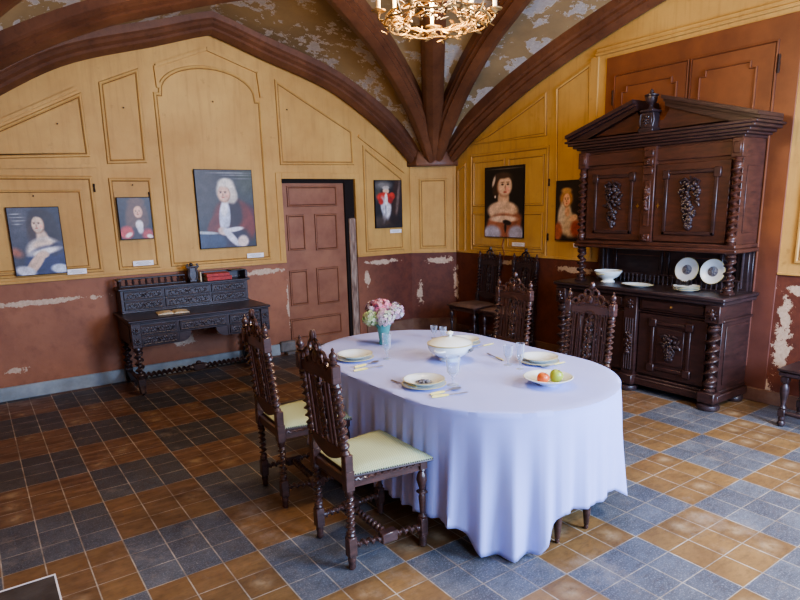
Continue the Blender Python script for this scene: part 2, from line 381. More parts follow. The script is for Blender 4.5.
def offset_poly(P, d):
    n = len(P); A = sum(P[i][0]*P[(i+1) % n][1]-P[(i+1) % n][0]*P[i][1] for i in range(n)); sg = 1 if A > 0 else -1; out = []
    for i in range(n):
        p0, p1, p2 = Vector(P[i-1]), Vector(P[i]), Vector(P[(i+1) % n]); e1 = (p1-p0).normalized(); e2 = (p2-p1).normalized()
        n1 = Vector((-e1.y, e1.x))*sg; n2 = Vector((-e2.y, e2.x))*sg; m = n1+n2
        m = m/max(m.dot(n1), .35) if m.length > 1e-4 else n1
        out.append(p1+m*d)
    return out
def panel(parent, P, o, u, v, nrm, mats=('ypaint', 'line'), sc=1.0, raise_=.0, name='panel_moulding', base=0):
    """moulded panel: P polygon in (a,b) on the plane o+u*a+v*b with outward normal nrm"""
    o, u, v, nrm = map(Vector, (o, u, v, nrm)); o = o+nrm*base; rings = [(0, -.001, 0), (.002*sc, .007, 1), (.008*sc, .017, 0), (.022*sc, .018, 0), (.03*sc, .008, 0), (.036*sc, .0065, 1), (.041*sc, .0065+raise_, 0)]
    mb = MB(False); pr = None; n = len(P)
    for k, (d, h, mi) in enumerate(rings):
        Q = offset_poly([tuple(p) for p in P], d); vs = [o+u*q[0]+v*q[1]+nrm*h for q in Q]
        base = len(mb.v); mb.v += vs
        if pr is not None:
            for i in range(n): mb.f.append([pr+i, pr+(i+1) % n, base+(i+1) % n, base+i]); mb.mi.append(mi)
        pr = base
    mb.f.append([pr+i for i in range(n)]); mb.mi.append(0)
    ob = mb.build(name, [M.get(m, m) if isinstance(m, str) else m for m in mats], parent, recalc=True)
    return ob
def pl_left(px, parent=None, **k):
    P = [(q.x, q.z) for q in (on_y(a, b, YL) for a, b in px)]
    return panel(parent or wl, P, (0, YL, 0), (1,0,0), (0,0,1), (0,-1,0), **k)
def pl_right(px, parent=None, x=XR, **k):
    P = [(q.y, q.z) for q in (on_x(a, b, x) for a, b in px)]
    return panel(parent or wr, P, (x, 0, 0), (0,1,0), (0,0,1), (-1,0,0), **k)
def level(P, idx, z=None): return P
# left wall panelling
def LP(x0, x1, z0, z1, **k): return panel(wl, [(x0, z0), (x1, z0), (x1, z1), (x0, z1)], (0, YL, 0), (1,0,0), (0,0,1), (0,-1,0), **k)
def gx(u, v): return on_y(u, v, YL).x
def gz(u, v): return on_y(u, v, YL).z
zb = 1.16
pl_left([(-60, 160), (90, 157), (81, 92), (-60, 153)], raise_=.004)
LP(XW+.05, gx(92, 180), zb, gz(60, 176)); LP(XW+.2, gx(82, 200), zb+.05, gz(40, 190), sc=.7, base=.0068)
pl_left([(107, 164), (147, 163), (138, 68), (98, 82)], raise_=.004)
LP(gx(108, 180), gx(151, 180), zb, gz(130, 178))
# tall central panel with an arched top inside a gabled field
x0, x1 = gx(162, 180), gx(266, 180); za = gz(215, 97); zt = gz(208, 66); cx = (x0+x1)/2; hw = (x1-x0)/2
arch = [(x0, zb), (x1, zb), (x1, za), (x1-.05, za)]+[(cx+(hw-.05)*cos(a), za+.02+(zt-za-.02)*sin(a)) for a in [pi*k/18 for k in range(1, 18)]]+[(x0+.05, za), (x0, za)]
panel(wl, arch, (0, YL, 0), (1,0,0), (0,0,1), (0,-1,0), raise_=.003)
pl_left([(280, 165), (354, 165), (352, 131), (274, 79)], raise_=.004)
xa, xb = gx(366, 250), gx(404, 250)
panel(wl, [(xa, zb), (xb, zb), (xb, gz(401, 178)), (xa, gz(363, 145))], (0, YL, 0), (1,0,0), (0,0,1), (0,-1,0), raise_=.003)
# gabled cover strips following the arch
mb = MB(False)
def stripL(u0, v0, u1, v1, w=.034, h=.024):
    a = on_y(u0, v0, YL); b = on_y(u1, v1, YL); d = (b-a).normalized(); m = Vector((-d.z, 0, d.x)); 
    P = [a-m*w/2, b-m*w/2, b+m*w/2, a+m*w/2]; mb.add([p+Vector((0, .001, 0)) for p in P]+[p+Vector((0, -h, 0)) for p in P], [[0,1,2,3],[4,5,6,7],[0,1,5,4],[1,2,6,5],[2,3,7,6],[3,0,4,7]])
for s in ((-40, 139, 75, 89), (155, 66, 206, 49), (206, 49, 257, 72), (155, 66, 158, 88), (257, 72, 261, 98), (358, 136, 404, 172), (0, 167, 96, 166)): stripL(*s)
mb.build('cover_strip', W, wl)
mb = MB(False); mb.box(XW, DX0, YL-.018, YL, 1.105, 1.135, .004); mb.box(DX1, CH0.x, YL-.018, YL, 1.105, 1.135, .004); mb.build('dado_rail', W, wl)
mb = MB(False); mb.box(DX0-.07, DX0, YL-.012, YL, 1.105, DZ+.07, .003); mb.box(DX1, DX1+.06, YL-.012, YL, 1.105, DZ+.07, .003); mb.box(DX0, DX1, YL-.012, YL, DZ, DZ+.07, .003); mb.build('door_architrave', W, wl)
mb = MB(); q = on_y(95, 188, YL)
for p in (on_y(94, 188, YL), on_y(149, 196, YL)): mb.lathe([(.008, -.04), (.01, -.03), (.007, 0), (.01, .03), (.008, .04)], p+Vector((0, -.012, 0)), seg=8)
mb.build('hinge', 'rug', wl)
mb = MB()
for u, v in ((57, 124), (123, 108), (212, 102), (132, 185), (286, 110), (33, 196)):
    p = on_y(u, v, YL); mb.lathe([(.004, 0), (.004, 1)], p, p+Vector((0, -.03, 0)), seg=6); mb.lathe([(.008, 0), (.006, 1)], p+Vector((0, -.028, 0)), p+Vector((0, -.033, 0)), seg=6)
mb.build('nail', 'rug', wl)
# corner panel
du = (CH1-CH0).normalized(); Lc = (CH1-CH0).length; nn = Vector((-du.y, du.x, 0)); nn = -nn if nn.x > 0 else nn
panel(wc, [(.12, zb), (Lc-.12, zb), (Lc-.12, 2.08), (.12, 2.08)], CH0, du, (0,0,1), nn, raise_=.003)
mb = MB(False)
for s0, s1 in ((0.0, .035), (Lc-.035, Lc)): mb.prism([(s0, 1.1), (s1, 1.1), (s1, 2.25), (s0, 2.25)], CH0, du, (0,0,1), nn*.015)
mb.prism([(0, 1.105), (Lc, 1.105), (Lc, 1.135), (0, 1.135)], CH0, du, (0,0,1), nn*.018)
mb.prism([(0, 2.12), (Lc, 2.12), (Lc, 2.16), (0, 2.16)], CH0, du, (0,0,1), nn*.012)
mb.build('corner_moulding', W, wc)
# right wall panelling
def RP(y0, y1, z0, z1, **k): return panel(wr, [(y0, z0), (y1, z0), (y1, z1), (y0, z1)], (XR, 0, 0), (0,1,0), (0,0,1), (-1,0,0), **k)
def hy(u, v): return on_x(u, v, XR).y
def hz(u, v): return on_x(u, v, XR).z
ya, yb = hy(548, 200), hy(471, 200); ztop = hz(510, 150)
pl_right([(458, 252), (466, 252), (466, 163), (458, 170)], sc=.6)
RP(ya, yb, 1.13, ztop)
ym = (ya+yb)/2
for y0, y1 in ((ya+.06, ym-.03), (ym+.03, yb-.06)):
    RP(y0, y1, 1.2, 1.62, sc=.7, base=.0068); RP(y0, y1, 1.7, ztop-.09, sc=.7, base=.0068)
pl_right([(471, 145), (547, 136), (547, 92), (520, 112), (490, 133)], raise_=.003)
pl_right([(555, 240), (590, 240), (592, 62), (556, 88)], raise_=.003)
mb = MB(False)
mb.box(XR-.018, XR, YS, hy(783, 200)-.02, 1.105, 1.125, .004); mb.box(XR-.018, XR, hy(606, 100), hy(470, 250)+.2, 1.105, 1.135, .004)
mb.box(XR-.035, XR, -2.2, hy(600, 55)+.03, hz(610, 54), hz(610, 54)+.03, .004); mb.box(XR-.022, XR, -2.2, hy(600, 55)+.03, hz(610, 54)+.03, hz(610, 54)+.07, .004)
mb.box(XR-.02, XR, hy(600, 60), hy(600, 60)+.1, 1.1, hz(610, 54), .004)
mb.build('wall_moulding', W, wr)
mb = MB()
p = Vector((XR-.02, hy(549, 230), 0))
for z in (1.35, 1.95): mb.lathe([(.008, -.04), (.011, -.03), (.007, 0), (.011, .03), (.008, .04)], p+Vector((0, 0, z)), seg=8)
mb.build('hinge', 'rug', wr)
RP(-2.9, -1.15, 1.2, 2.9, raise_=.003)
# brown double cupboard door behind the sideboard
cy0, cy1, cz = hy(783, 200)-.02, hy(606, 100), hz(700, 36)
mb = MB(False); mb.box(XR-.012, XR+.01, cy0, cy1, .12, cz, .002); bd = struct('door_2', mb, M['bpaint'])
def BP(y0, y1, z0, z1, sc=1.0, r=.004): return panel(bd, [(y0, z0), (y1, z0), (y1, z1), (y0, z1)], (XR-.012, 0, 0), (0,1,0), (0,0,1), (-1,0,0), mats=('bpaint', 'bline'), sc=sc, raise_=r, name='door_panel')
cm = hy(691, 70)
BP(cy0+.16, cm-.006, .3, cz-.17, .5, .01); BP(cm+.006, cy1-.1, .3, cz-.17, .5, .01)
mb = MB(False)
for y0, y1 in ((cy0+.3, cm-.1), (cm+.1, cy1-.2)):
    c = .05; P = [(y0, 1.2), (y1, 1.2), (y1, cz-.29-c), (y1-c, cz-.29-c), (y1-c, cz-.29), (y0+c, cz-.29), (y0+c, cz-.29-c), (y0, cz-.29-c)]
    ob = panel(bd, P, (XR-.012-.0165, 0, 0), (0,1,0), (0,0,1), (-1,0,0), mats=('bpaint', 'bline'), sc=.4, raise_=.0, name='door_panel')
mb = MB()
for y, z in ((cy0+.15, 2.75), (cy1-.09, 2.72)): mb.lathe([(.008, -.07), (.012, -.05), (.007, -.02), (.012, 0), (.007, .02), (.012, .05), (.008, .07)], (XR-.02, y, z), seg=8)
mb.build('door_hinge', 'rug', bd)
# far door and its jambs
YD = YL+.07
mb = MB(False); mb.box(DX0-.02, DX1+.02, YD, YD+.05, 0, DZ+.02, 0); dd = struct('door_1', mb, M['dpaint'])
def DP(u0, v0, u1, v1, **k):
    a = on_y(u0, v0, YD); b = on_y(u1, v1, YD); return panel(dd, [(a.x, b.z), (b.x, b.z), (b.x, a.z), (a.x, a.z)], (0, YD, 0), (1,0,0), (0,0,1), (0,-1,0), mats=('dpaint', 'bline'), sc=.7, raise_=.004, name='door_panel')
for q in ((286, 186, 337, 206), (286, 215, 306, 250), (314, 214, 338, 249), (289, 271, 309, 304), (316, 268, 340, 302)): DP(*q)
a = on_y(290, 318, YD); b = on_y(342, 330, YD); panel(dd, [(a.x, .14), (b.x, .14), (b.x, a.z-.02), (a.x, a.z-.02)], (0, YD, 0), (1,0,0), (0,0,1), (0,-1,0), mats=('dpaint', 'bline'), sc=.7, raise_=.004, name='door_panel')
mb = MB(False); mb.box(DX0-.01, DX1+.01, YD-.03, YD, DZ-.045, DZ+.01, .003); mb.box(DX1-.13, DX1+.01, YD-.035, YD, 0, DZ, .003); mb.build('door_rebate', 'black', dd)
mb = MB(False); mb.box(DX1-.10, DX1-.004, YD-.075, YD-.036, .035, 1.60, .012); mb.build('weathered_post', 'grey', dd)
mb = MB(False); mb.box(DX0-.1, DX1+.1, YL-.1, YD+.05, 0, .035, .006); mb.box(DX0-.16, DX0+.03, YL-.06, YL+.02, .035, .16, .012); struct('trim_1', mb, M['stone'])
# skirtings
mb = MB(False); mb.box(XW, DX0-.16, YL-.025, YL, 0, .135, .006); struct('baseboard_left', mb, M['skirt'])
mb = MB(False); mb.box(DX1+.1, CH0.x, YL-.025, YL, 0, .2, .006); mb.prism([(0, 0), (Lc, 0), (Lc, .2), (0, .2)], CH0, du, (0,0,1), nn*.025); struct('baseboard_corner', mb, M['skirt2'])
mb = MB(False); mb.box(XR-.025, XR, YS, CH1.y, 0, .12, .006); struct('baseboard_right', mb, M['skirt2'])
# slab let into the floor near the camera
a = on_z(54, 576, 0); mb = MB(False); mb.box(a.x-1.1, a.x, a.y-.55, a.y, 0, .004, .001); mb.box(a.x-1.12, a.x+.008, a.y, a.y+.012, 0, .0045, 0, 1); mb.box(a.x, a.x+.008, a.y-.55, a.y, 0, .0045, 0, 1)
struct('floor_slab', mb, [M['slate'], M['card']])

# ------------------------------------------------------------------ vault
HT = [(0, 0), (.28, .28), (.6, .53), (1.15, .82), (1.7, 1.03), (2.05, 1.12), (2.6, 1.25), (3.3, 1.37), (4.6, 1.52)]
HW = [(0, .0), (.28, .257), (.59, .50), (1.19, .84), (2.02, 1.10), (2.57, 1.27)]
HR = [(0, 0), (.3, .2), (.57, .36), (1.15, .64), (1.66, .84), (2.22, 1.02), (2.97, 1.22), (3.45, 1.32)]
def interp(T, d, L):
    s = d/L*T[-1][0] if T is not HT else d
    # smooth interpolation through the table (Catmull-Rom)
    for i in range(len(T)-1):
        if s <= T[i+1][0] or i == len(T)-2:
            x0, x1 = T[i][0], T[i+1][0]; t = (s-x0)/(x1-x0)
            m0 = (T[i+1][1]-T[i-1][1])/(T[i+1][0]-T[i-1][0]) if i > 0 else (T[1][1]-T[0][1])/(T[1][0]-T[0][0])*1.05
            m1 = (T[i+2][1]-T[i][1])/(T[i+2][0]-T[i][0]) if i < len(T)-2 else (T[-1][1]-T[-2][1])/(T[-1][0]-T[-2][0])*.8
            h = x1-x0; t2 = t*t; t3 = t2*t
            return (2*t3-3*t2+1)*T[i][1]+(t3-2*t2+t)*h*m0+(-2*t3+3*t2)*T[i+1][1]+(t3-t2)*h*m1
OX, OY = 1.9, -.4; NS = 22; Z0 = 2.25
def curve(a, b, T):
    a = Vector((a[0], a[1])); b = Vector((b[0], b[1])); L = (b-a).length; out = []
    for i in range(NS+1):
        t = (i/NS)**1.35; p = a.lerp(b, t); out.append(Vector((p.x, p.y, Z0+interp(T, L*t, L))))
    return out
def corner_curves(sx, sy):
    g = lambda x, y: (OX+sx*(x-OX), OY+sy*(y-OY))
    return [curve(g(4.48, 3.33), g(1.9, 3.33), HW), curve(g(4.60, 3.12), g(1.9, 1.35 if sx > 0 else 2.15), HT), curve(g(4.65, 3.12), g(OX, OY), HT), curve(g(4.70, 3.08), g(3.4, OY), HT), curve(g(4.88, 3.04), g(4.88, OY), HR)]
vb = MB(True); ribs = []
for sx in (1, -1):
    for sy in (1, -1):
        C5 = corner_curves(sx, sy); ribs += C5
        up = .17
        outer0 = [p+Vector((0, sy*.2, 0)) for p in C5[0]]; outer1 = [p+Vector((sx*.2, 0, 0)) for p in C5[4]]
        seq = [outer0]+C5+[outer1]
        for a, b in zip(seq, seq[1:]):
            base = len(vb.v); K = 5
            for i in range(NS+1):
                for k in range(K+1): p = a[i].lerp(b[i], k/K); vb.v.append(p+Vector((0, 0, up+.05*sin(pi*k/K)*min(1, i/6))))
            for i in range(NS):
                for k in range(K): q = base+i*(K+1)+k; vb.f.append([q, q+1, q+K+2, q+K+1]); vb.mi.append(0)
struct('ceiling', vb, VA, recalc=False)
PROF = [(-.125, .19), (-.125, .10), (-.105, .085), (-.112, .06), (-.075, .04), (-.08, .02), (-.045, .0), (0, -.012), (.045, .0), (.08, .02), (.075, .04), (.112, .06), (.105, .085), (.125, .10), (.125, .19)]
cei = bpy.data.objects['ceiling']
for ri, c in enumerate(ribs):
    rb = MB(True); d = c[-1]-c[0]; h = Vector((d.x, d.y, 0)).normalized(); s = Vector((-h.y, h.x, 0)); base = 0; n = len(PROF)
    wall = ri % 5 in (0, 4)
    for i, p in enumerate(c):
        tg = (c[min(i+1, NS)]-c[max(i-1, 0)]).normalized(); w = tg.cross(s); w = w if w.z > 0 else -w
        if i == NS: w = Vector((0, 0, 1))
        k = .62+.38*min(1, i/5)
        for a, b in PROF: rb.v.append(p+s*a*k+w*(b*(1.25 if wall else 1.0)))
    for i in range(NS):
        for k in range(n-1): q = i*n+k; rb.f.append([q, q+1, q+n+1, q+n]); rb.mi.append(0)
    rb.build('rib', RI, cei, recalc=False, ang=25)
# ridge ribs
for a, b in (((1.9, 3.3, 3.52), (1.9, 1.35, HT and Z0+1.36)), ((1.9, 1.35, Z0+1.36), (OX, OY, Z0+1.52)), ((OX, OY, Z0+1.52), (3.4, OY, Z0+1.40)), ((3.4, OY, Z0+1.40), (4.88, OY, Z0+1.32))):
    pass
# springer corbels at the four corners
for sx in (1, -1):
    for sy in (1, -1):
        g = lambda x, y: (OX+sx*(x-OX), OY+sy*(y-OY)); mb = MB(True); n = 8
        P = [g(4.40, 3.42), g(4.42, 3.22), g(4.52, 3.12), g(4.66, 3.03), g(4.80, 2.97), g(4.97, 2.96), g(4.99, 3.1), g(4.6, 3.44)]
        for z, k in ((2.235, .9), (2.25, .93), (2.28, .93), (2.42, .80)):
            c = Vector(g(4.74, 3.24)); mb.v += [Vector((c.x+(p[0]-c.x)*k, c.y+(p[1]-c.y)*k, z)) for p in P]
        for r in range(3):
            for i in range(n): mb.f.append([r*n+i, r*n+(i+1) % n, (r+1)*n+(i+1) % n, (r+1)*n+i]); mb.mi.append(0)
        mb.f.append(list(range(n))[::-1]); mb.mi.append(0)
        mb.build('springer', RI, cei, ang=25)

# ------------------------------------------------------------------ ornament helpers
def carved_scroll(mb, o, u, v, n, L, H, waves=3, r=.005, leaves=True):
    """wavy stem with leaves in relief; o centre, u along, v up, n outward"""
    o, u, v, n = map(Vector, (o, u, v, n)); N = waves*10
    mb.tube([o+u*(L*(i/N-.5))+v*(H*.3*sin(2*pi*waves*i/N/2))+n*.002 for i in range(N+1)], r, 5)
    if leaves:
        rot = Matrix((u, v, n)).transposed()
        for k in range(waves*2):
            t = (k+.5)/(waves*2)-.5; sg = 1 if k % 2 else -1
            for a in (-.5, .6): mb.ball(o+u*(L*t+a*H*.28)+v*(sg*H*.22*(1-.3*abs(a)))+n*.003, (H*.26, H*.12, .007), 6, 4, rot=(rot @ Matrix.Rotation(a*1.3*sg, 3, 'Z')).to_quaternion())
            mb.ball(o+u*(L*t)+v*(-sg*H*.12)+n*.004, (H*.1, H*.1, .008), 6, 4, rot=rot.to_quaternion())
def fruit_cluster(mb, o, u, v, n, Wd, Ht, seed=1, cnt=46, bs=1.0):
    rnd = random.Random(seed); o, u, v, n = map(Vector, (o, u, v, n)); rot = Matrix((u, v, n)).transposed()
    for k in range(cnt):
        t = rnd.random(); a = (rnd.random()-.5)*2; w = Wd*.5*(1-.75*t) if t > .25 else Wd*.5*(.55+t*1.6)
        mb.ball(o+v*(Ht*(.42-t*.92))+u*(a*w)+n*(.012*(1-abs(a))+.004), rnd.uniform(.011, .02)*bs, 7, 5)
    for k in range(12):
        a = rnd.uniform(0, 2*pi); rr = rnd.uniform(.5, 1)
        mb.ball(o+v*(Ht*(.1+.33*sin(a)*rr))+u*(Wd*.48*cos(a)*rr)+n*.012, (.032, .014, .009), 7, 4, rot=(rot @ Matrix.Rotation(a+rnd.uniform(-.6, .6), 3, 'Z') @ Matrix.Rotation(rnd.uniform(-.4, .4), 3, 'X')).to_quaternion())
    mb.tube([o+v*Ht*.36, o+v*Ht*.46+u*.01+n*.02, o+v*Ht*.53-u*.008+n*.01], [.009, .007, .005], 6)
    for sg in (-1, 1): mb.tube([o+v*Ht*.40+n*.01, o+v*Ht*.47+u*sg*Wd*.2+n*.02, o+v*Ht*.42+u*sg*Wd*.42+n*.02, o+v*Ht*.36+u*sg*Wd*.36+n*.015], [.008, .012, .009, .005], 6)
def rosette(mb, o, u, v, n, R):
    o, u, v, n = map(Vector, (o, u, v, n)); rot = Matrix((u, v, n)).transposed()
    for k in range(8):
        a = k*pi/4; mb.ball(o+u*cos(a)*R*.6+v*sin(a)*R*.6+n*.004, (R*.42, R*.22, R*.2), 6, 4, rot=(rot @ Matrix.Rotation(a, 3, 'Z')).to_quaternion())
    mb.ball(o+n*.006, R*.32, 8, 5)

# ------------------------------------------------------------------ chair (x forward, back at -x)
def make_chair():
    root = empty('dining_chair', (0, 0, 0)); XB, XF, YB, YF = -.2, .2, .178, .212
    top = lambda z: XB-.055*max(0, (z-.5)/.6)   # the back rakes gently
    for sg in (-1, 1):
        y = sg*YB
        lg = MB(); lg.lathe([(.014, 0), (.02, .012), (.016, .03), (.022, .05), (.018, .075)], (XB, y, 0), seg=10); lg.box(XB-.023, XB+.023, y-.023, y+.023, .07, .175, .004)
        lg.lathe([(.02, .175), (.024, .185), (.015, .2)], (XB, y, 0), seg=10); lg.twist((XB, y, .195), (XB, y, .395), .023, 6, .34)
        lg.lathe([(.015, .39), (.023, .405), (.02, .42)], (XB, y, 0), seg=10); lg.box(XB-.024, XB+.024, y-.024, y+.024, .415, .52, .004); lg.build('leg', 'chair', root)
        p = MB(); x = top(.52); p.box(x-.022, x+.022, y-.022, y+.022, .515, .6, .004)
        p.lathe([(.016, 0), (.024, .25), (.015, .6), (.022, .85), (.016, 1)], (top(.59), y, .595), (top(.64), y, .64), seg=10)
        p.twist((top(.635), y, .635), (top(.93), y, .93), .025, 7.5, .36)
        p.lathe([(.015, 0), (.023, .4), (.018, 1)], (top(.925), y, .925), (top(.955), y, .955), seg=10); x = top(1.0); p.box(x-.024, x+.024, y-.023, y+.023, .95, 1.04, .006)
        po = p.build('back_post', 'chair', root)
        f = MB(); f.lathe([(.012, 0), (.02, .012), (.011, .022), (.02, .038), (.017, .052), (.006, .064), (.009, .072), (.002, .082)], (top(1.04), y, 1.038), seg=10); f.build('finial', 'chair', po)
        y = sg*YF; lg = MB(); lg.lathe([(.012, 0), (.022, .012), (.018, .03), (.023, .05), (.018, .07)], (XF, y, 0), seg=10); lg.box(XF-.022, XF+.022, y-.022, y+.022, .065, .165, .004)
        lg.lathe([(.018, .165), (.023, .175), (.012, .19), (.014, .21), (.019, .28), (.013, .295), (.022, .305), (.013, .318), (.02, .345), (.028, .375), (.024, .40), (.013, .42), (.022, .43), (.018, .44)], (XF, y, 0), seg=12)
        lg.box(XF-.022, XF+.022, y-.022, y+.022, .30, .315, .003); lg.box(XF-.023, XF+.023, y-.023, y+.023, .435, .485, .004); lg.build('leg', 'chair', root)
        s = MB(); a = Vector((XB+.02, sg*YB, .125)); b = Vector((XF-.02, sg*YF, .115)); m = a.lerp(b, .5)
        s.twist(a, m-Vector((.04, 0, 0)), .019, 4, .34); s.twist(m+Vector((.04, 0, 0)), b, .019, 4, .34); s.M = Matrix.Translation(m); s.box(-.046, .046, -.024, .024, -.028, .028, .005); s.build('stretcher', 'chair', root)
    s = MB(); s.twist((0.0, -.18, .12), (0.0, .18, .12), .02, 10, .34); s.build('stretcher', 'chair', root)
    # seat frame: side rails, carved front rail
    f = MB()
    for sg in (-1, 1): f.prism([(XB+.02, sg*(YB+.012)), (XF, sg*(YF+.012)), (XF, sg*(YF-.012)), (XB+.02, sg*(YB-.012))], (0, 0, .43), (1,0,0), (0,1,0), (0,0,.05))
    f.box(XF-.012, XF+.018, -YF, YF, .43, .48, .004); f.box(XB-.012, XB+.012, -YB, YB, .43, .48, .004)
    N = 30
    for sg in (-1, 1): f.tube([(XB+.03+(XF-XB-.03)*i/N, sg*(YB+(YF-YB)*i/N+.016), .468+.006*sin(i*2.2)) for i in range(N+1)], .006, 5)
    f.tube([(XF+.022, -YF+2*YF*i/N, .468+.006*sin(i*2.2)) for i in range(N+1)], .006, 5); f.build('seat_frame', 'chair', root)
    # upholstered seat
    st = MB(); nx, ny = 12, 14; x0, x1 = XB+.015, XF+.045
    def pt(i, j, lift):
        t = i/nx; w = (YB+.0)+(YF+.035-YB)*t; x = x0+(x1-x0)*t; y = (2*j/ny-1)*w; e = (1-abs(2*t-1)**5)*(1-abs(2*j/ny-1)**5)
        return Vector((x, y, .484+lift*(.012+.026*max(0, e)**.6)))
    for L in (0, 1): st.v += [pt(i, j, L) for i in range(nx+1) for j in range(ny+1)]
    o2 = (nx+1)*(ny+1)
    for i in range(nx):
        for j in range(ny):
            q = i*(ny+1)+j; st.f.append([o2+q, o2+q+ny+1, o2+q+ny+2, o2+q+1]); st.f.append([q, q+1, q+ny+2, q+ny+1])
    per = [i*(ny+1) for i in range(nx+1)]+[nx*(ny+1)+j for j in range(1, ny+1)]+[i*(ny+1)+ny for i in range(nx-1, -1, -1)]+[j for j in range(ny-1, 0, -1)]
    for a, b in zip(per, per[1:]+per[:1]): st.f.append([a, b, b+o2, a+o2])
    st.mi = [0]*len(st.f); seat = st.build('seat', 'fabric', root)
    tr = MB()
    for a, b in zip(per, per[1:]+per[:1]):
        pa, pb = st.v[a], st.v[b]
        for k in range(3): q = pa.lerp(pb, k/3); tr.ball((q.x, q.y, .489), .0045, 5, 4)
    tr.tube([st.v[a]+Vector((0, 0, -.002)) for a in per], .006, 5, closed=True); tr.build('seat_trim', 'wood', seat)
    # carved back
    bk = MB(); Z1, Z2 = .585, .985; xz = lambda z: top(z)
    bk.M = Matrix(); hw = YB-.022
    def bar(y, z0, z1, w, d=.009): bk.tube([(xz(z0), y, z0), (xz((z0+z1)/2), y, (z0+z1)/2), (xz(z1), y, z1)], w, 6, flat=1)
    # bottom rail, scalloped below
    P = [(-hw, Z1+.035), (-hw, Z1)]+[(-hw+2*hw*i/12, Z1-.004-.045*sin(pi*i/12)) for i in range(1, 12)]+[(hw, Z1), (hw, Z1+.035)]
    bk.prism(P, (xz(Z1)-.011, 0, 0), (0,1,0), (0,0,1), (.02, 0, 0))
    P = [(-hw, Z2-.03), (hw, Z2-.03), (hw, Z2+.02), (-hw, Z2+.02)]
    bk.prism(P, (xz(Z2)-.012, 0, 0), (0,1,0), (0,0,1), (.022, 0, 0))
    for sg in (-1, 1):
        for yy in (.079, .093, .121, .136): bar(sg*yy, Z1+.02, Z2-.015, .0058)
        bar(sg*.056, Z1+.02, Z2-.06, .009)
        for yy in (.088, .13): bk.tube([(xz(Z2-.03), sg*yy+.017*cos(a), Z2-.045+.02*sin(a)) for a in [pi*k/6 for k in range(7)]], .006, 5)
    # arched central panel with a carved scroll
    bk.tube([(xz(Z2-.05), .056*cos(a), Z2-.06+.05*sin(a)) for a in [pi*k/10 for k in range(11)]], .009, 6)
    P = [(-.03, Z1+.03), (.03, Z1+.03), (.03, Z2-.07), (-.03, Z2-.07)]
    bk.prism([(-.012, 0), (.012, 0), (.012, 1), (-.012, 1)], (xz(Z1)-.004, 0, Z1), (0,1,0), Vector((xz(Z2-.03)-xz(Z1), 0, Z2-.03-Z1)), (.006, 0, 0))
    ax = Vector((xz(Z2)-xz(Z1), 0, Z2-Z1)).normalized(); mid = Vector((xz(.78), 0, .78)); nf = Vector((0,1,0)).cross(ax)
    for off in (-.006, .006): carved_scroll(bk, mid+Vector((off, 0, 0)), ax, Vector((0,1,0)), Vector((1 if off > 0 else -1, 0, 0)), .30, .085, 5, .007)
    bk.build('backrest', 'chair', root)
    # pierced crest
    cr = MB(); zc = Z2+.015
    P = [(-hw, zc-.005), (hw, zc-.005), (hw, zc+.02), (.115, zc+.05), (.095, zc+.035), (.075, zc+.075), (.05, zc+.065), (.04, zc+.115), (.02, zc+.11), (0, zc+.145), (-.02, zc+.11), (-.04, zc+.115), (-.05, zc+.065), (-.075, zc+.075), (-.095, zc+.035), (-.115, zc+.05), (-hw, zc+.02)]
    P2 = [(a*.86, zc-.005+(b-zc+.005)*.72) for a, b in P]
    cr.prism(P2, (xz(zc)-.008, 0, 0), (0,1,0), (0,0,1), (.014, 0, 0))
    def curl(cy, cz, R, t0, t1, rr=.0075, N=14):
        for xo in (-.006,): cr.tube([(xz(cz)+xo+.006, cy+R*(1-.65*i/N)*cos(t0+(t1-t0)*i/N), cz+R*(1-.65*i/N)*sin(t0+(t1-t0)*i/N)) for i in range(N+1)], [rr*(1.5-.8*i/N) for i in range(N+1)], 6)
    for sg in (-1, 1):
        f = (lambda t: t) if sg > 0 else (lambda t: pi-t)
        curl(sg*.12, zc+.028, .035, f(-.6), f(4.2)); curl(sg*.07, zc+.055, .038, f(-.9), f(4.3)); curl(sg*.026, zc+.098, .036, f(-1.2), f(4.0)); curl(sg*.03, zc+.03, .03, f(3.8), f(-.8), .006)
    for xo in (-.01, .01):
        cr.ball((xz(zc+.15)+xo*.5, 0, zc+.15), (.012, .016, .028), 8, 6); cr.ball((xz(zc)+xo, 0, zc+.05), (.01, .022, .03), 8, 5)
        for sg in (-1, 1): cr.ball((xz(zc)+xo, sg*.05, zc+.03), (.008, .02, .012), 6, 4); cr.ball((xz(zc)+xo, sg*.1, zc+.01), (.008, .018, .012), 6, 4); cr.ball((xz(zc+.13), sg*.022, zc+.13), (.01, .017, .01), 6, 4)
    cr.build('crest', 'chair', root)
    return root
ch = make_chair(); G = 'carved high-backed dining chairs'
specs = [((1.063, -.82, 0), radians(-2), 1, 'green', 'carved twist-leg chair with green checked seat, nearest one with its whole seat in view'),
         ((1.075, -.045, 0), radians(-4), 1, 'green', 'carved twist-leg chair with pale green seat, standing between the front chair and the writing desk'),
         ((2.95, .225, 0), radians(180), 1, 'green', 'carved high-backed chair across the table, in front of the two corner chairs'),
         ((2.84, -.64, 0), radians(183), 1, 'green', 'carved high-backed chair between the table and the left end of the sideboard'),
         ((4.62, 2.28, 0), radians(180), 1, 'brown', 'dark carved chair with plain brown seat against the wall beside the room corner'),
         ((4.62, 1.68, 0), radians(180), 1, 'brown', 'dark carved wall chair half hidden behind the chair across the table')]
bro_seat = None
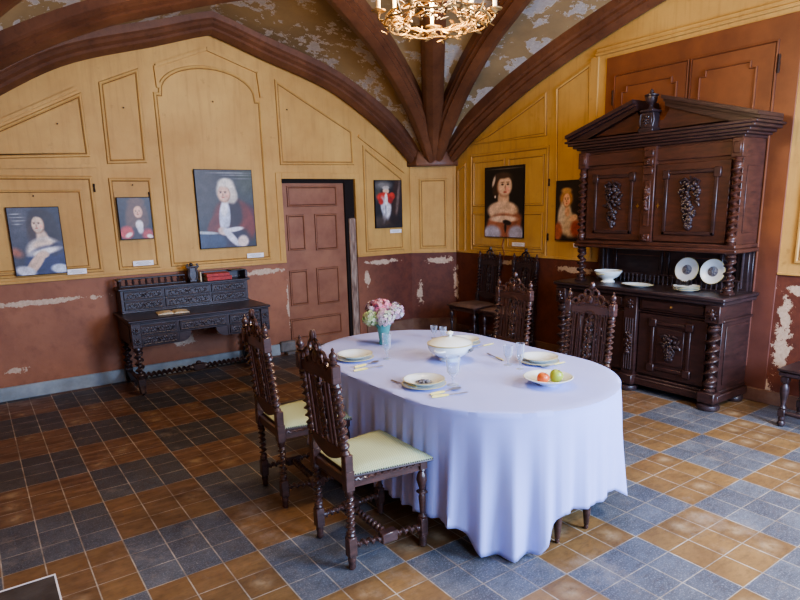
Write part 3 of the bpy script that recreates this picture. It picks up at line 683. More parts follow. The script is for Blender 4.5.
for i, (loc, rz, sc, kind, lab) in enumerate(specs):
    o = ch if i == 0 else copy_tree(ch)
    o.location = loc; o.rotation_euler.z = rz; tag(o, lab, 'chair', G)
    if i > 3: o.scale.z = 1.03
    if kind == 'brown':
        for c in children(o):
            if c.name.startswith('seat') and not c.name.startswith('seat_frame'):
                c.data = c.data.copy(); c.data.materials[0] = M['leather']
            elif not c.name.startswith('seat'):
                if c.data.name + '_dk' not in bpy.data.meshes:
                    d = c.data.copy(); d.name = c.data.name + '_dk'; d.materials[0] = M['wood2']
                c.data = bpy.data.meshes[c.data.name + '_dk'] if not c.data.name.endswith('_dk') else c.data

# ------------------------------------------------------------------ dining table and cloth
TX, TY, RW, HS = 1.975, -.41, .675, .43   # centre, end radius, half straight
ZC = .752
def stadium(s, r):
    """s in 0..1 around; returns point, normal for the oval at offset r"""
    P = RW+r; Ls = 2*HS; arc = pi*RW; tot = 2*Ls+2*arc; d = (s % 1)*tot
    if d < Ls: return Vector((P, -HS+d, 0)), Vector((1, 0, 0))
    d -= Ls
    if d < arc: a = d/RW; n = Vector((cos(a), sin(a), 0)); return Vector((0, HS, 0))+n*P, n
    d -= arc
    if d < Ls: return Vector((-P, HS-d, 0)), Vector((-1, 0, 0))
    d -= Ls; a = pi+d/RW; n = Vector((cos(a), sin(a), 0)); return Vector((0, -HS, 0))+n*P, n
tb = empty('dining_table', (TX, TY, 0), label='oval wooden dining table hidden under the white tablecloth, slim turned feet showing', cat='table')
mb = MB(); N = 72; mb.v = []
for z, off in ((.715, -.012), (.72, -.008), (.742, -.008), (.747, -.014)): mb.v += [stadium(k/N, off)[0]+Vector((0, 0, z)) for k in range(N)]
for r in range(3):
    for k in range(N): mb.f.append([r*N+k, r*N+(k+1) % N, (r+1)*N+(k+1) % N, (r+1)*N+k]); mb.mi.append(0)
mb.f += [list(range(N))[::-1], [3*N+k for k in range(N)]]; mb.mi += [0, 0]; mb.build('table_top', 'chair', tb)
for (x, y) in ((-.148, -1.03), (.085, -1.03), (-.148, 1.0), (.085, 1.0), (-.45, -.45), (.45, -.45), (-.45, .45), (.45, .45)):
    l = MB(); l.lathe([(.008, .0), (.013, .01), (.01, .024), (.014, .03), (.02, .1), (.024, .19), (.03, .2), (.024, .215), (.03, .23), (.022, .25), (.026, .35), (.033, .6), (.033, .718)], (x, y, 0), seg=14)
    lo = l.build('leg', 'chair', tb); w = MB(); w.lathe([(.011, -.008), (.014, -.004), (.014, .004), (.011, .008)], (x, y, .014), (x+.001, y, .0141), seg=10) if False else w.ball((x, y+.0, .013), (.008, .013, .013), 8, 6); w.build('caster', 'black', lo)
mb = MB(True); N = 420; RT = [0, .3, .6, .85, .95, .985]
def drop(k):
    p, n = stadium(k, 0)
    def sm(a, b, t): t = max(0, min(1, (t-a)/(b-a))); return t*t*(3-2*t)
    if abs(n.y) < 1e-6: return .60, 0
    near = n.y < 0
    a = abs(math.degrees(atan2(n.x, -n.y if near else n.y)))   # 0 at the end axis
    leftside = n.x < 0
    lo = .735 if leftside else .615
    D = .535+(lo-.535)*sm(20, 26, a)+(.60-lo)*(sm(48, 62, a) if leftside else sm(60, 76, a))
    return D, sm(15, 30, a)*(1-sm(55, 75, a))*(1 if leftside else .5)
rows = []
DK = [drop(k/N) for k in range(N)]
DS = []
for k in range(N): DS.append(sum(DK[(k+j) % N][0] for j in range(-3, 4))/7)
CK = [sum(DK[(k+j) % N][1] for j in range(-5, 6))/11 for k in range(N)]
for t in RT: rows.append([Vector((stadium(k/N, 0)[0].x*t, stadium(k/N, 0)[0].y*t, ZC+.0006*sin(k*.37)*t)) for k in range(N)])
tot = 4*HS+2*pi*RW; NV = 26
for j in range(0, NV+1):
    t = j/NV; row = []
    for k in range(N):
        p, n = stadium(k/N, 0); s = k/N*tot; D = DS[k]; c = CK[k]
        end = min(1, abs(n.y)*1.6)
        ph = s+.05*sin(s*3.1)+.03*sin(s*7.7+1)
        f1 = sin(2*pi*ph/.31+.6); f2 = sin(2*pi*ph/.135+1.7*sin(s*1.9)); f3 = sin(2*pi*ph/.06+2*sin(s*5))
        side = 1-end
        lam = .21+.05*sin(s*1.7+.5); f4 = abs(sin(pi*ph/.23+.4+.6*sin(s*2.1)))**.6
        amp = (.052*(f4-.55)*(.65+.35*sin(s*2.3+1))+.010*f2+.004*f3)*(.25+.75*end)+side*(.013*f2+.006*f3)+c*(.038*(1-abs(sin(pi*s/.15+.8))*2))
        grow = t**1.35
        off = .010*(1-math.exp(-t*14))+amp*grow+.035*c*t+.004*t+.012*end*t
        z = ZC-.004-D*t if j else ZC-.004
        if j == 0: off = .006
        z = max(z, .012+.004*sin(s*30))
        row.append(Vector((p.x+n.x*off, p.y+n.y*off, z)))
    rows.append(row)
for r in rows: mb.v += r
for j in range(len(rows)-1):
    for k in range(N):
        a = j*N+k; b = j*N+(k+1) % N
        if j == 0:
            mb.f.append([a+N, b+N, 0]) if False else None
        mb.f.append([a, b, b+N, a+N]) if j > 0 else mb.f.append([0, N+k, N+(k+1) % N])
        mb.mi.append(0)
mb.f = [f for f in mb.f if f]
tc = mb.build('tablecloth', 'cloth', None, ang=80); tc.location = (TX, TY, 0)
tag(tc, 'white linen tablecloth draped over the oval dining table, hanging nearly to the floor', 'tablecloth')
mbm = tc.modifiers.new('thick', 'SOLIDIFY'); mbm.thickness = .002; mbm.offset = 0
ZP = ZC+.0015

# ------------------------------------------------------------------ tableware
def plate_mb(R, h=.022, flat=.6, t=.004):
    m = MB(); m.lathe([(0.0005, .002), (R*.55, 0), (R*flat, .003), (R*.72, h*.55), (R, h), (R+.002, h+.002), (R, h+t), (R*.72, h*.55+t), (R*flat, .003+t), (0.0005, .004+t*.4)], seg=40, cap=False); return m
def plate(name, loc, R, h, lab, grp, cat='plate', deco=False, sx=1, rot=None, tilt=None):
    o = plate_mb(R, h).build(name, 'china', None); o.location = loc; tag(o, lab, cat, grp)
    r = MB(); r.lathe([(R*.985, h+.003), (R+.0025, h+.0015), (R+.0025, h+.004), (R*.985, h+.0045)], seg=40, cap=False); r.build('gilt_rim', 'gilt', o)
    if deco: d = MB(); d.lathe([(.0005, .0075), (R*.42, .0085)], seg=24, cap=False); rosette(d, (0, 0, .008), (1,0,0), (0,1,0), (0,0,1), R*.3); d.build('painted_motif', 'navy', o)
    o.scale.x = sx
    if tilt: o.rotation_euler = tilt
    return o
for (u, v), w in (((424, 383), 'between tureen and nearest chair'), ((355, 357), 'beside the flower vase'), ((539, 360), 'behind the fruit bowl'), ((463, 342), 'behind the white tureen')):
    p = on_z(u, v, .77); big = .122
    plate('dinner_plate', (p.x, p.y, ZP), big, .014, 'flat cream plate under the soup plate '+w, 'cream dinner plates on the table')
    plate('soup_plate', (p.x, p.y, ZP+.0155), .114, .024, 'deep cream soup plate on the flat plate '+w, 'cream soup plates on the table', deco=(u == 424))
def cutlery(kind, p, ang, lab):
    L = .2 if kind != 'knife' else .21; d = Vector((cos(ang), sin(ang), 0)); z = ZP+.004; root = empty(kind, (p[0], p[1], z), ang, label=lab, cat=kind, group='cutlery with yellow handles on the table')
    h = MB(); h.tube([(-L*.5, 0, .003), (-L*.4, 0, .004), (-L*.12, 0, .004), (-L*.04, 0, .003)], [.006, .009, .008, .005], 8, flat=.6); h.build('handle', 'bone', root)
    b = MB(); b.tube([(-L*.05, 0, .003), (L*.2, 0, .004)], .003, 6)
    if kind == 'spoon': b.lathe([(.0005, -.004), (.012, -.003), (.02, .001), (.022, .004), (.019, .004), (.011, .0), (.0005, -.001)], (L*.34, 0, .004), seg=16, sx=1.5, cap=False)
    elif kind == 'fork':
        for k in (-1.5, -.5, .5, 1.5): b.tube([(L*.2, k*.003, .004), (L*.28, k*.005, .002), (L*.5, k*.005, .007)], .0016, 5)
    else: b.prism([(-L*.02, -.004), (L*.45, -.008), (L*.5, 0), (L*.45, .006), (-L*.02, .005)], (0, 0, .002), (1,0,0), (0,1,0), (0,0,.002))
    b.build('bowl' if kind == 'spoon' else ('tines' if kind == 'fork' else 'blade'), 'steel', root)
def between(u0, v0, u1, v1):
    a = on_z(u0, v0, ZP); b = on_z(u1, v1, ZP); m = (a+b)/2; return (m.x, m.y), atan2(b.y-a.y, b.x-a.x)
m, a = between(425, 397, 466, 388); cutlery('spoon', m, a, 'silver spoon with yellow handle lying by the plate in front of the tureen')
m, a = between(429, 399, 462, 393); cutlery('knife', (m[0]+.02, m[1]-.012), a-.1, 'yellow-handled knife beside the spoon in front of the tureen')
m, a = between(349, 370, 384, 361); cutlery('spoon', m, a, 'silver spoon with yellow handle lying near the flower vase')
m, a = between(352, 372, 380, 366); cutlery('knife', (m[0]+.01, m[1]-.015), a-.08, 'yellow-handled knife beside the spoon near the flower vase')
m, a = between(407, 388, 392, 384); cutlery('fork', (m[0]+.03, m[1]), a, 'dark fork half under the plate in front of the tureen')
m, a = between(505, 362, 486, 354); cutlery('fork', m, a, 'fork between the clear glasses and the plate behind the fruit bowl')
m, a = between(566, 363, 540, 369); cutlery('spoon', m, a, 'spoon lying behind the fruit bowl close to the table edge')
m, a = between(492, 345, 472, 349); cutlery('knife', m, a, 'knife lying beside the plate behind the tureen')
def goblet(u, v, H, R, lab, flute=False, stem=.3):
    p = on_z(u, v, ZP); g = MB(); zs = H*stem
    g.lathe([(.0005, 0), (R*.85, 0), (R*.85, .002), (R*.3, .005), (.005, .012), (.0045, zs*.6), (.009, zs*.75), (.006, zs), (R*.55, zs+.012), (R*.86, zs+.03), (R*.95, H*.8), (R, H), (R-.0016, H), (R*.95-.0016, H*.8), (R*.86-.002, zs+.032), (R*.5, zs+.016), (.0005, zs+.012)], seg=24, cap=False)
    o = g.build('drinking_glass', 'glass', None); o.location = (p.x, p.y, ZP); tag(o, lab, 'glass', 'clear stemmed glasses on the table')
goblet(453, 385, .165, .040, 'clear stemmed glass standing in front of the tureen')
goblet(387, 359, .17, .030, 'tall clear flute standing in front of the flower vase')
goblet(434, 338, .095, .027, 'clear tumbler behind the tureen, closer to the vase')
goblet(443, 340, .10, .027, 'clear tumbler behind the tureen, further from the vase')
goblet(508, 365, .125, .031, 'wide clear goblet beside the plate behind the fruit bowl')
goblet(520, 369, .16, .026, 'tall narrow clear flute next to the goblet by the fruit bowl')
# tureen
p = on_z(450, 360, ZP)
t = empty('soup_tureen', (p.x, p.y, ZP), .4, label='round white lidded soup tureen in the middle of the tablecloth', cat='tureen'); t.scale = (1.2, 1.2, 1.08)
b = MB(); b.lathe([(.0005, .004), (.055, 0), (.057, .008), (.048, .018), (.07, .03), (.105, .055), (.118, .08), (.12, .1), (.113, .104), (.108, .098), (.1, .07), (.06, .035), (.0005, .03)], seg=36, cap=False)
b.build('bowl', 'china', t); l = MB(); l.lathe([(.118, .102), (.12, .108), (.1, .122), (.06, .136), (.02, .142), (.010, .145), (.009, .152), (.018, .16), (.02, .168), (.012, .176), (.0005, .178)], seg=36, cap=False); lo = l.build('lid', 'china', t)
r = MB(); r.lathe([(.1185, .1015), (.1225, .104), (.1225, .108), (.1185, .109)], seg=36, cap=False); r.build('gilt_rim', 'gilt', t)
for sg in (-1, 1): h = MB(); h.tube([(sg*(.112+.03*sin(a)), .028*cos(a), .08) for a in [pi*k/10 for k in range(11)]], .006, 8); h.build('handle', 'china', t)
d = MB(); carved_scroll(d, (0, -.119, .075), (1,0,0), (0,0,1), (0,-1,0), .05, .03, 2, .0015); d.build('painted_sprig', 'navy', t)
# fruit bowl with two apples
p = on_z(548, 386, ZP); fb = MB(); fb.lathe([(.0005, .006), (.045, 0), (.05, .004), (.06, .012), (.1, .03), (.132, .046), (.135, .049), (.13, .051), (.098, .036), (.058, .018), (.0005, .014)], seg=40, cap=False)
o = fb.build('fruit_bowl', 'china', None); p = on_z(548, 383, ZP+.01); o.location = (p.x, p.y, ZP); tag(o, 'wide shallow white bowl holding two apples at the rounded table end', 'bowl')
def apple(u, v, z, R, m, lab):
    q = on_z(u, v, z); a = MB(); a.lathe([(.0005, .18*R), (.3*R, .05*R), (.62*R, .2*R), (.9*R, .65*R), (R, 1.1*R), (.93*R, 1.5*R), (.65*R, 1.8*R), (.3*R, 1.84*R), (.08*R, 1.68*R), (.0005, 1.6*R)], seg=24, cap=False)
    o = a.build('apple', m, None); o.location = (q.x, q.y, z-R); tag(o, lab, 'apple', 'apples in the white bowl'); s = MB(); s.tube([(0, 0, 1.62*R), (.003, 0, 1.8*R), (.008, 0, 2.0*R)], .0016, 5); s.build('stem', 'stem', o); o.rotation_euler = (.25, .2, 0)
apple(541, 378, ZP+.05, .034, 'red', 'red apple flushed yellow, in the shallow white bowl'); apple(554, 375.5, ZP+.056, .037, 'green', 'green apple beside the red one in the shallow white bowl')
# vase and hydrangeas
q = on_z(384, 344, ZP); vz = MB(); vz.lathe([(.0005, .004), (.034, 0), (.038, .006), (.034, .03), (.04, .08), (.05, .13), (.058, .15), (.055, .15), (.047, .13), (.037, .08), (.031, .03), (.0005, .012)], seg=20, cap=False)
o = vz.build('flower_vase', 'tglass', None); o.location = (q.x, q.y, ZP); tag(o, 'small turquoise glass vase holding the hydrangeas', 'vase')
def hydrangea(dx, dy, dz, R, cols, lab, seed):
    rnd = random.Random(seed); hd = MB(False); cols_v = []
    c = Vector((dx, dy, dz))
    for k in range(190):
        zz = rnd.uniform(-.75, 1); a = rnd.uniform(0, 2*pi); n = Vector((sqrt(1-zz*zz)*cos(a), sqrt(1-zz*zz)*sin(a), zz)); p = c+n*R*rnd.uniform(.88, 1.04)
        up = n.orthogonal().normalized(); up.rotate(Matrix.Rotation(rnd.uniform(0, 6), 3, n)); w = n.cross(up); s = rnd.uniform(.010, .015); cc = cols[rnd.randrange(len(cols))]; f = rnd.uniform(.7, 1.15); p = c+n*R*rnd.uniform(.8, 1.18)
        for i in range(4):
            e = up*cos(i*pi/2)+w*sin(i*pi/2); g = n.cross(e); b0 = len(hd.v)
            hd.v += [p, p+e*s*.6+g*s*.45+n*.002, p+e*s*1.15+n*.001, p+e*s*.6-g*s*.45+n*.002]; hd.f.append([b0, b0+1, b0+2, b0+3]); hd.mi.append(0)
            cols_v += [(cc[0]*f*.6, cc[1]*f*.6, cc[2]*f*.5)]+[(cc[0]*f, cc[1]*f, cc[2]*f)]*3
    core = len(hd.v); hd.ball(c, R*.86, 10, 7); cols_v += [(cols[0][0]*.25, cols[0][1]*.3, cols[0][2]*.2)]*(len(hd.v)-core)
    o = hd.build('hydrangea', 'petal', None, recalc=False); o.location = (q.x, q.y, ZP); at = o.data.color_attributes.new('Col', 'FLOAT_COLOR', 'POINT')
    for i, cc in enumerate(cols_v): at.data[i].color = (*cc, 1)
    tag(o, lab, 'flower', 'hydrangea heads in the turquoise vase')
    s = MB(); s.tube([tuple(c), (dx*.45, dy*.45, dz*.55), (-dx*.15, -dy*.15, .02)], .003, 6); s.build('stem', 'leaf', o)
L3 = lambda *c: srgb(*c)[:3]
pk = [L3(236, 150, 178), L3(226, 120, 150), L3(240, 190, 200)]; gr = [L3(190, 206, 150), L3(160, 186, 120), L3(216, 220, 190)]; mv = [L3(150, 96, 120), L3(196, 160, 186), L3(218, 206, 220), L3(120, 74, 96)]; wh = [L3(226, 214, 222), L3(204, 216, 190), L3(214, 180, 200)]
# camera-facing plane of the bouquet runs along RR
def bq(s, h, f=0): v = RR*s-Vector((FF.x, FF.y, 0)).normalized()*f; return v.x, v.y, h
hydrangea(*bq(-.01, .265, .0), .062, pk, 'pink hydrangea head at the top of the bouquet', 1)
hydrangea(*bq(-.085, .20, .04), .058, gr, 'pale green hydrangea head low on the desk side of the vase', 2)
hydrangea(*bq(-.06, .25, -.02), .06, mv, 'dusky mauve hydrangea head between the pink and green ones', 3)
hydrangea(*bq(.015, .205, .06), .064, wh, 'cream and lilac hydrangea head at the front of the bouquet', 4)
hydrangea(*bq(.085, .235, .0), .062, wh+mv[1:3], 'whitish pink hydrangea head leaning away from the green one', 5)

# ------------------------------------------------------------------ sideboard (x along wall to viewer's right, y toward the wall)
sb = empty('sideboard', (4.40, -.06, 0), -pi/2, label='huge dark carved oak sideboard with broken pediment and twisted columns', cat='sideboard')
HW2 = .845; D = .525; U = Vector((1,0,0)); V = Vector((0,0,1)); Nn = Vector((0,-1,0)); FX = (-.785, 0, .77)
for x in FX:
    m = MB(); m.lathe([(.05, 0), (.085, .006), (.092, .025), (.085, .045), (.05, .055), (.05, .065)], (x, .03, 0), seg=20); m.build('foot', 'wood2', sb)
for x in (-.78, .78): m = MB(); m.lathe([(.045, 0), (.07, .006), (.075, .025), (.07, .045), (.045, .065)], (x, D-.09, 0), seg=16); m.build('foot', 'wood2', sb)
m = MB(); m.box(-HW2, HW2, .02, D, .06, .13, .008); m.box(-HW2+.02, HW2-.02, .035, D, .13, .155, .006)
for x in FX: m.box(x-.072, x+.072, -.035, .08, .06, .155, .008)
m.build('plinth', 'wood', sb)
m = MB(); m.box(-HW2+.03, HW2-.03, .06, D, .15, .885, .004); m.box(-HW2+.01, HW2-.01, .045, D, .74, .76, .005)
for x in (-1, 1):
    m.box(x*(HW2-.03), x*(HW2-.022), .12, D-.05, .2, .7, .003)
m.build('lower_case', 'wood', sb)
m = MB(); m.box(-HW2-.005, HW2+.005, -.02, D, .885, .92, .006); m.box(-HW2-.03, HW2+.02, -.045, D+.003, .918, .952, .01); m.build('worktop', 'wood2', sb)
for x in (-.785, .77):
    m = MB(); m.lathe([(.045, .155), (.05, .17), (.035, .185), (.047, .2), (.03, .215)], (x, .02, 0), seg=16); m.twist((x, .02, .21), (x, .02, .7), .053, 5.5, .38, 12, 14)
    m.lathe([(.03, .69), (.047, .705), (.035, .72), (.052, .735)], (x, .02, 0), seg=16); m.build('twisted_column', 'wood', sb)
    m = MB(); m.box(x-.06, x+.06, -.03, .07, .74, .885, .005); rosette(m, (x, -.034, .812), U, V, Nn, .048); m.ball((x, -.038, .812), (.026, .02, .03), 8, 6); m.build('carved_block', 'wood', sb)
m = MB(); m.box(-.065, .065, .0, .07, .155, .885, .004)
for k in (-.035, -.012, .012, .035): m.tube([(k, -.002, .2), (k, -.002, .68)], .008, 6)
rosette(m, (0, -.002, .812), U, V, Nn, .045); fruit_cluster(m, (0, -.002, .45), U, V, Nn, .07, .2, 5); m.build('pilaster', 'wood', sb)
def raised_panel(m, x0, x1, z0, z1, y, t=.02, n=.03):
    """frame with notched corners, on plane y facing -y"""
    m.box(x0, x1, y-t, y, z0, z0+.03, .006); m.box(x0, x1, y-t, y, z1-.03, z1, .006); m.box(x0, x0+.03, y-t, y, z0, z1, .006); m.box(x1-.03, x1, y-t, y, z0, z1, .006)
for k, sg in enumerate((-1, 1)):
    a, b = (-.72, -.075) if sg < 0 else (.075, .705)
    m = MB(); m.box(a, b, .035, .062, .175, .735, .004); d = m.build('door', 'wood', sb)
    m = MB(); xa, xb, za, zz_ = a+.13, b-.13, .24, .68
    raised_panel(m, xa, xb, za, zz_, .036, .016)
    for px_ in (xa+.015, xb-.015):
        for pz in (za+.015, zz_-.015): m.box(px_-.035, px_+.035, .012, .036, pz-.035, pz+.035, .006)
    m.box(xa+.06, xb-.06, .026, .036, za+.06, zz_-.06, .008)
    m.build('door_frame', 'wood', d)
    m = MB(); cx_ = (a+b)/2; fruit_cluster(m, (cx_, .026, .465), U, V, Nn, .19, .22, 9+k, 60, 1.0); m.build('carved_fruit', 'wood2', d)
    m = MB(); m.box(a, b, .028, .06, .765, .878, .004); m.box(a+.03, b-.03, .014, .03, .785, .86, .008); dr_ = m.build('drawer', 'wood', sb)
    m = MB(); m.lathe([(.009, 0), (.009, .004), (.005, .006), (.008, .012), (.0005, .016)], (cx_, .014, .82), (cx_, -.986, .82), seg=12); m.build('knob', 'brass', dr_)
# open shelf between the two cases
UX0, UX1, UY = -.765, .83, .155
m = MB(); m.box(UX0+.03, UX1-.03, D-.02, D, .93, 1.32, .003)
for x in (UX0+.1, UX1-.1):
    m.box(x-.05, x+.05, D-.05, D-.018, .94, 1.31, .004); m.tube([(x, D-.055, .97), (x, D-.055, 1.28)], .012, 8)
for a, b in ((-.55, -.02), (.02, .55)): raised_panel(m, a, b, 1.0, 1.28, D-.02, .012)
m.build('back_panel', 'wood2', sb)
m = MB(); m.box(UX0+.06, UX1-.06, D-.13, D, .935, .955, .004); m.box(UX0+.06, UX1-.06, D-.13, D-.02, 1.0, 1.008, .002) if False else None
m.tube([(UX0+.08, D-.12, 1.04), (UX1-.08, D-.12, 1.04)], .008, 6)
for k in range(32): x = UX0+.09+(UX1-UX0-.18)*k/31; m.lathe([(.008, .955), (.005, .965), (.011, .99), (.005, 1.01), (.009, 1.025), (.006, 1.035)], (x, D-.12, 0), seg=7)
m.build('gallery_rail', 'wood2', sb)
for x in (UX0+.06, UX1-.06):
    m = MB(); m.box(x-.045, x+.045, UY-.02, UY+.07, .95, .97, .005); m.lathe([(.04, .965), (.045, .98), (.03, .995)], (x, UY+.025, 0), seg=16); m.twist((x, UY+.025, .99), (x, UY+.025, 1.25), .044, 4, .34, 12, 12)
    m.lathe([(.03, 1.245), (.044, 1.26), (.035, 1.275), (.048, 1.29)], (x, UY+.025, 0), seg=16); m.build('twisted_column', 'wood', sb)
    m = MB(); m.lathe([(.028, 1.36), (.035, 1.375), (.025, 1.39)], (x, UY+.005, 0), seg=14); m.twist((x, UY+.005, 1.385), (x, UY+.005, 2.0), .04, 10, .38, 10, 10); m.lathe([(.022, 1.995), (.034, 2.01), (.026, 2.025), (.036, 2.04)], (x, UY+.005, 0), seg=14); m.build('twisted_column', 'wood3', sb)
# upper case
m = MB(); m.box(UX0, UX1, UY-.03, D, 1.29, 1.325, .008); m.box(UX0+.015, UX1-.015, UY-.015, D, 1.325, 1.36, .006); m.box(UX0+.03, UX1-.03, UY+.03, D, 1.355, 2.2, .004)
for x in (UX0+.06, UX1-.06): m.box(x-.045, x+.045, UY-.025, UY+.05, 2.04, 2.19, .005); m.box(x-.03, x+.03, UY-.03, UY, 2.07, 2.16, .006)
for x in (UX0+.028, UX1-.028): m.box(x-.004, x+.004, UY+.1, D-.06, 1.45, 1.98, .002)
m.box(UX0+.1, UX1-.1, UY+.015, UY+.04, 2.06, 2.17, .005)
m.build('upper_case', 'wood3', sb)
m = MB(); m.box(-.06+.01, .06+.01, UY-.012, UY+.04, 1.36, 2.19, .005)
for z, h in ((2.13, .03), (2.06, .03), (1.98, .03), (1.40, .03)): m.box(-.045+.01, .045+.01, UY-.03, UY, z-h, z+h, .006)
rosette(m, (.01, UY-.03, 2.06), U, V, Nn, .025); rosette(m, (.01, UY-.032, 1.40), U, V, Nn, .03)
m.box(-.03+.01, .03+.01, UY-.02, UY, 1.5, 1.9, .008); fruit_cluster(m, (.01, UY-.02, 1.75), U, V, Nn, .035, .2, 11); m.build('pilaster', 'wood3', sb)
for k, (a, b) in enumerate(((UX0+.11, -.055), (.075, UX1-.11))):
    m = MB(); m.box(a, b, UY+.005, UY+.034, 1.37, 2.03, .004); d = m.build('door', 'wood3', sb)
    m = MB(); raised_panel(m, a+.09, b-.09, 1.43, 1.97, UY+.006, .016)
    for px_ in (a+.1, b-.1): m.box(px_-.03, px_+.03, UY-.014, UY+.006, 1.90, 1.98, .006)
    m.build('door_frame', 'wood', d)
    m = MB(); fruit_cluster(m, ((a+b)/2, UY+.002, 1.70), U, V, Nn, .2, .42, 20+k, 80, 1.15); m.build('carved_fruit', 'wood2', d)
    m = MB(); xx = (b-.035) if k == 0 else (a+.035); m.prism([(0, .022), (.006, .006), (.018, 0), (.006, -.006), (0, -.022), (-.006, -.006), (-.018, 0), (-.006, .006)], (xx, UY+.004, 1.68), U, V, (0, -.004, 0)); m.build('escutcheon', 'brass', d)
# cornice (stepped) and broken pediment
m = MB()
for dx, dy, z0, z1 in ((.0, 0, 2.19, 2.215), (.03, .03, 2.213, 2.235), (.06, .055, 2.233, 2.26), (.10, .08, 2.258, 2.285), (.125, .10, 2.283, 2.305)): m.box(UX0-dx+.02, UX1+dx-.02, UY-dy, D+.004, z0, z1, .005)
m.build('cornice', 'wood', sb)
m = MB(); L0, cxp = UX0-.105, .0
m.box(UX0+.12, UX1-.12, UY+.02, UY+.05, 2.30, 2.33, .002)
P = [(UX0+.08, 2.30), (UX1-.08, 2.30), (.16, 2.50), (.10, 2.40), (-.10, 2.40), (-.16, 2.50)]; m.prism(P, (0, UY+.02, 0), U, V, (0, .04, 0)); m.build('tympanum', 'wood3', sb)
for sg in (-1, 1):
    m = MB(); xo = (UX1+.105) if sg > 0 else (UX0-.105); xi = cxp+sg*.135; zo, zi = 2.275, 2.505
    for off, th2, y0 in ((0, .036, UY-.03), (.033, .026, UY-.06), (.056, .03, UY-.095)):
        P = [(xo-sg*off*0, zo+off), (xi, zi+off), (xi, zi+off+th2), (xo, zo+off+th2)]
        if off == 0: P[0] = (xo-sg*.12, zo)
        m.prism(P, (0, y0, 0), U, V, (0, D-y0-.06, 0))
    m.build('pediment', 'wood', sb)
m = MB(); m.box(cxp-.07, cxp+.07, UY-.09, UY+.05, 2.30, 2.345, .006); m.box(cxp-.052, cxp+.052, UY-.08, UY+.04, 2.34, 2.47, .006); rosette(m, (cxp, UY-.082, 2.405), U, V, Nn, .04); m.box(cxp-.062, cxp+.062, UY-.09, UY+.05, 2.47, 2.492, .005)
for sg in (-1, 1): m.tube([(cxp+sg*.055, UY-.07, 2.35), (cxp+sg*.068, UY-.07, 2.40), (cxp+sg*.055, UY-.07, 2.46)], .01, 6)
m.build('pedestal', 'wood2', sb)
m = MB(); m.lathe([(.035, 2.488), (.03, 2.5), (.015, 2.52), (.02, 2.535), (.045, 2.56), (.052, 2.585), (.05, 2.6), (.06, 2.607), (.06, 2.615), (.03, 2.625), (.012, 2.635), (.016, 2.645), (.008, 2.66)], (cxp, UY-.02, 0), seg=20); m.build('urn_finial', 'wood2', sb)
# crockery on the sideboard
ZS = .9535
bp = on_z(608, 281, ZS); m = MB(); m.lathe([(.0005, .003), (.06, 0), (.062, .006), (.045, .02), (.05, .028), (.09, .05), (.115, .085), (.122, .1), (.118, .102), (.108, .085), (.08, .05), (.0005, .034)], seg=32, cap=False)
bp = Vector((4.64, on_x(608, 275, 4.64).y, 0)); m.v = [p*1.1 for p in m.v]; o = m.build('footed_bowl', 'china', None); o.location = (bp.x, bp.y, ZS); tag(o, 'white footed bowl on the sideboard worktop', 'bowl')
r = MB(); carved_scroll(r, (-.116, 0, .085), (0,1,0), (0,0,1), (-1,0,0), .09, .02, 3, .001); r.build('painted_garland', 'gilt', o)
plate('serving_dish', (4.53, on_x(637, 285, 4.53).y, ZS), .10, .02, 'white oval dish beside the footed bowl on the sideboard', None, 'dish', tilt=(0, 0, pi/2), sx=1.5)
for k in range(3): plate('stacked_plate', (4.56, on_x(686, 290, 4.56).y, ZS+k*.014), .105, .016, ('bottom', 'middle', 'top')[k]+' plate of the small stack on the sideboard worktop', 'small plate stack on the sideboard')
for y, w in ((-.35, 'closer to the footed bowl'), (-.585, 'closer to the end column')):
    plate('decorated_plate', (4.80, y, ZS+.045+.11), .108, .014, 'white plate with dark painted centre, upright on the sideboard, '+w, 'upright decorated plates on the sideboard', deco=True, tilt=(0, -radians(78), 0))
m = MB(); m.tube([(-.03, -.05, 0), (-.03, .05, 0), (.03, .05, 0), (.03, -.05, 0)], .004, 6, closed=True)
for sg in (-1, 1): m.tube([(-.03, sg*.05, 0), (-.045, sg*.05, .03), (-.02, sg*.05, .045), (.03, sg*.05, .03)], .004, 6)
for k in range(6): m.ball((-.03, -.045+.018*k, .02), (.006, .006, .018), 6, 4)
o = m.build('plate_rack', 'black', None); o.location = (4.58, on_x(684, 290, 4.58).y, ZS+.052); tag(o, 'small dark metal stand on the plate stack of the sideboard', 'stand')

# ------------------------------------------------------------------ writing desk (x along the wall, y toward the wall)
dk = empty('writing_desk', (1.365, 3.02, 0), 0, label='dark carved writing desk with drawers and twisted legs against the wall', cat='desk')
DXH = .70; Y0, Y1 = -.335, .345; ZD = .745
def Nf(): return Vector((0, -1, 0))
m = MB(); m.box(-DXH-.01, DXH+.01, Y0-.01, Y1, ZD-.025, ZD, .008); m.box(-DXH+.01, DXH-.01, Y0+.01, Y1, ZD-.04, ZD-.022, .005); m.build('desk_top', 'wood2', dk)
m = MB()
m.box(-DXH+.02, -.245, Y0+.03, Y1-.02, .475, ZD-.035, .004); m.box(.245, DXH-.02, Y0+.03, Y1-.02, .475, ZD-.035, .004); m.box(-.25, .25, Y0+.03, Y1-.02, .575, ZD-.035, .004)
for sg in (-1, 1):
    P = [(sg*.245, .578), (sg*.245, .475)]+[(sg*(.235-.11*sin(pi/2*k/8)), .475+.1*(1-cos(pi/2*k/8))) for k in range(1, 9)]; m.prism(P, (0, Y0+.035, 0), U, V, (0, .03, 0))
    m.box(sg*(DXH-.02), sg*(DXH-.012), Y0+.1, Y1-.08, .52, .68, .003)
m.build('drawer_case', 'wood2', dk)
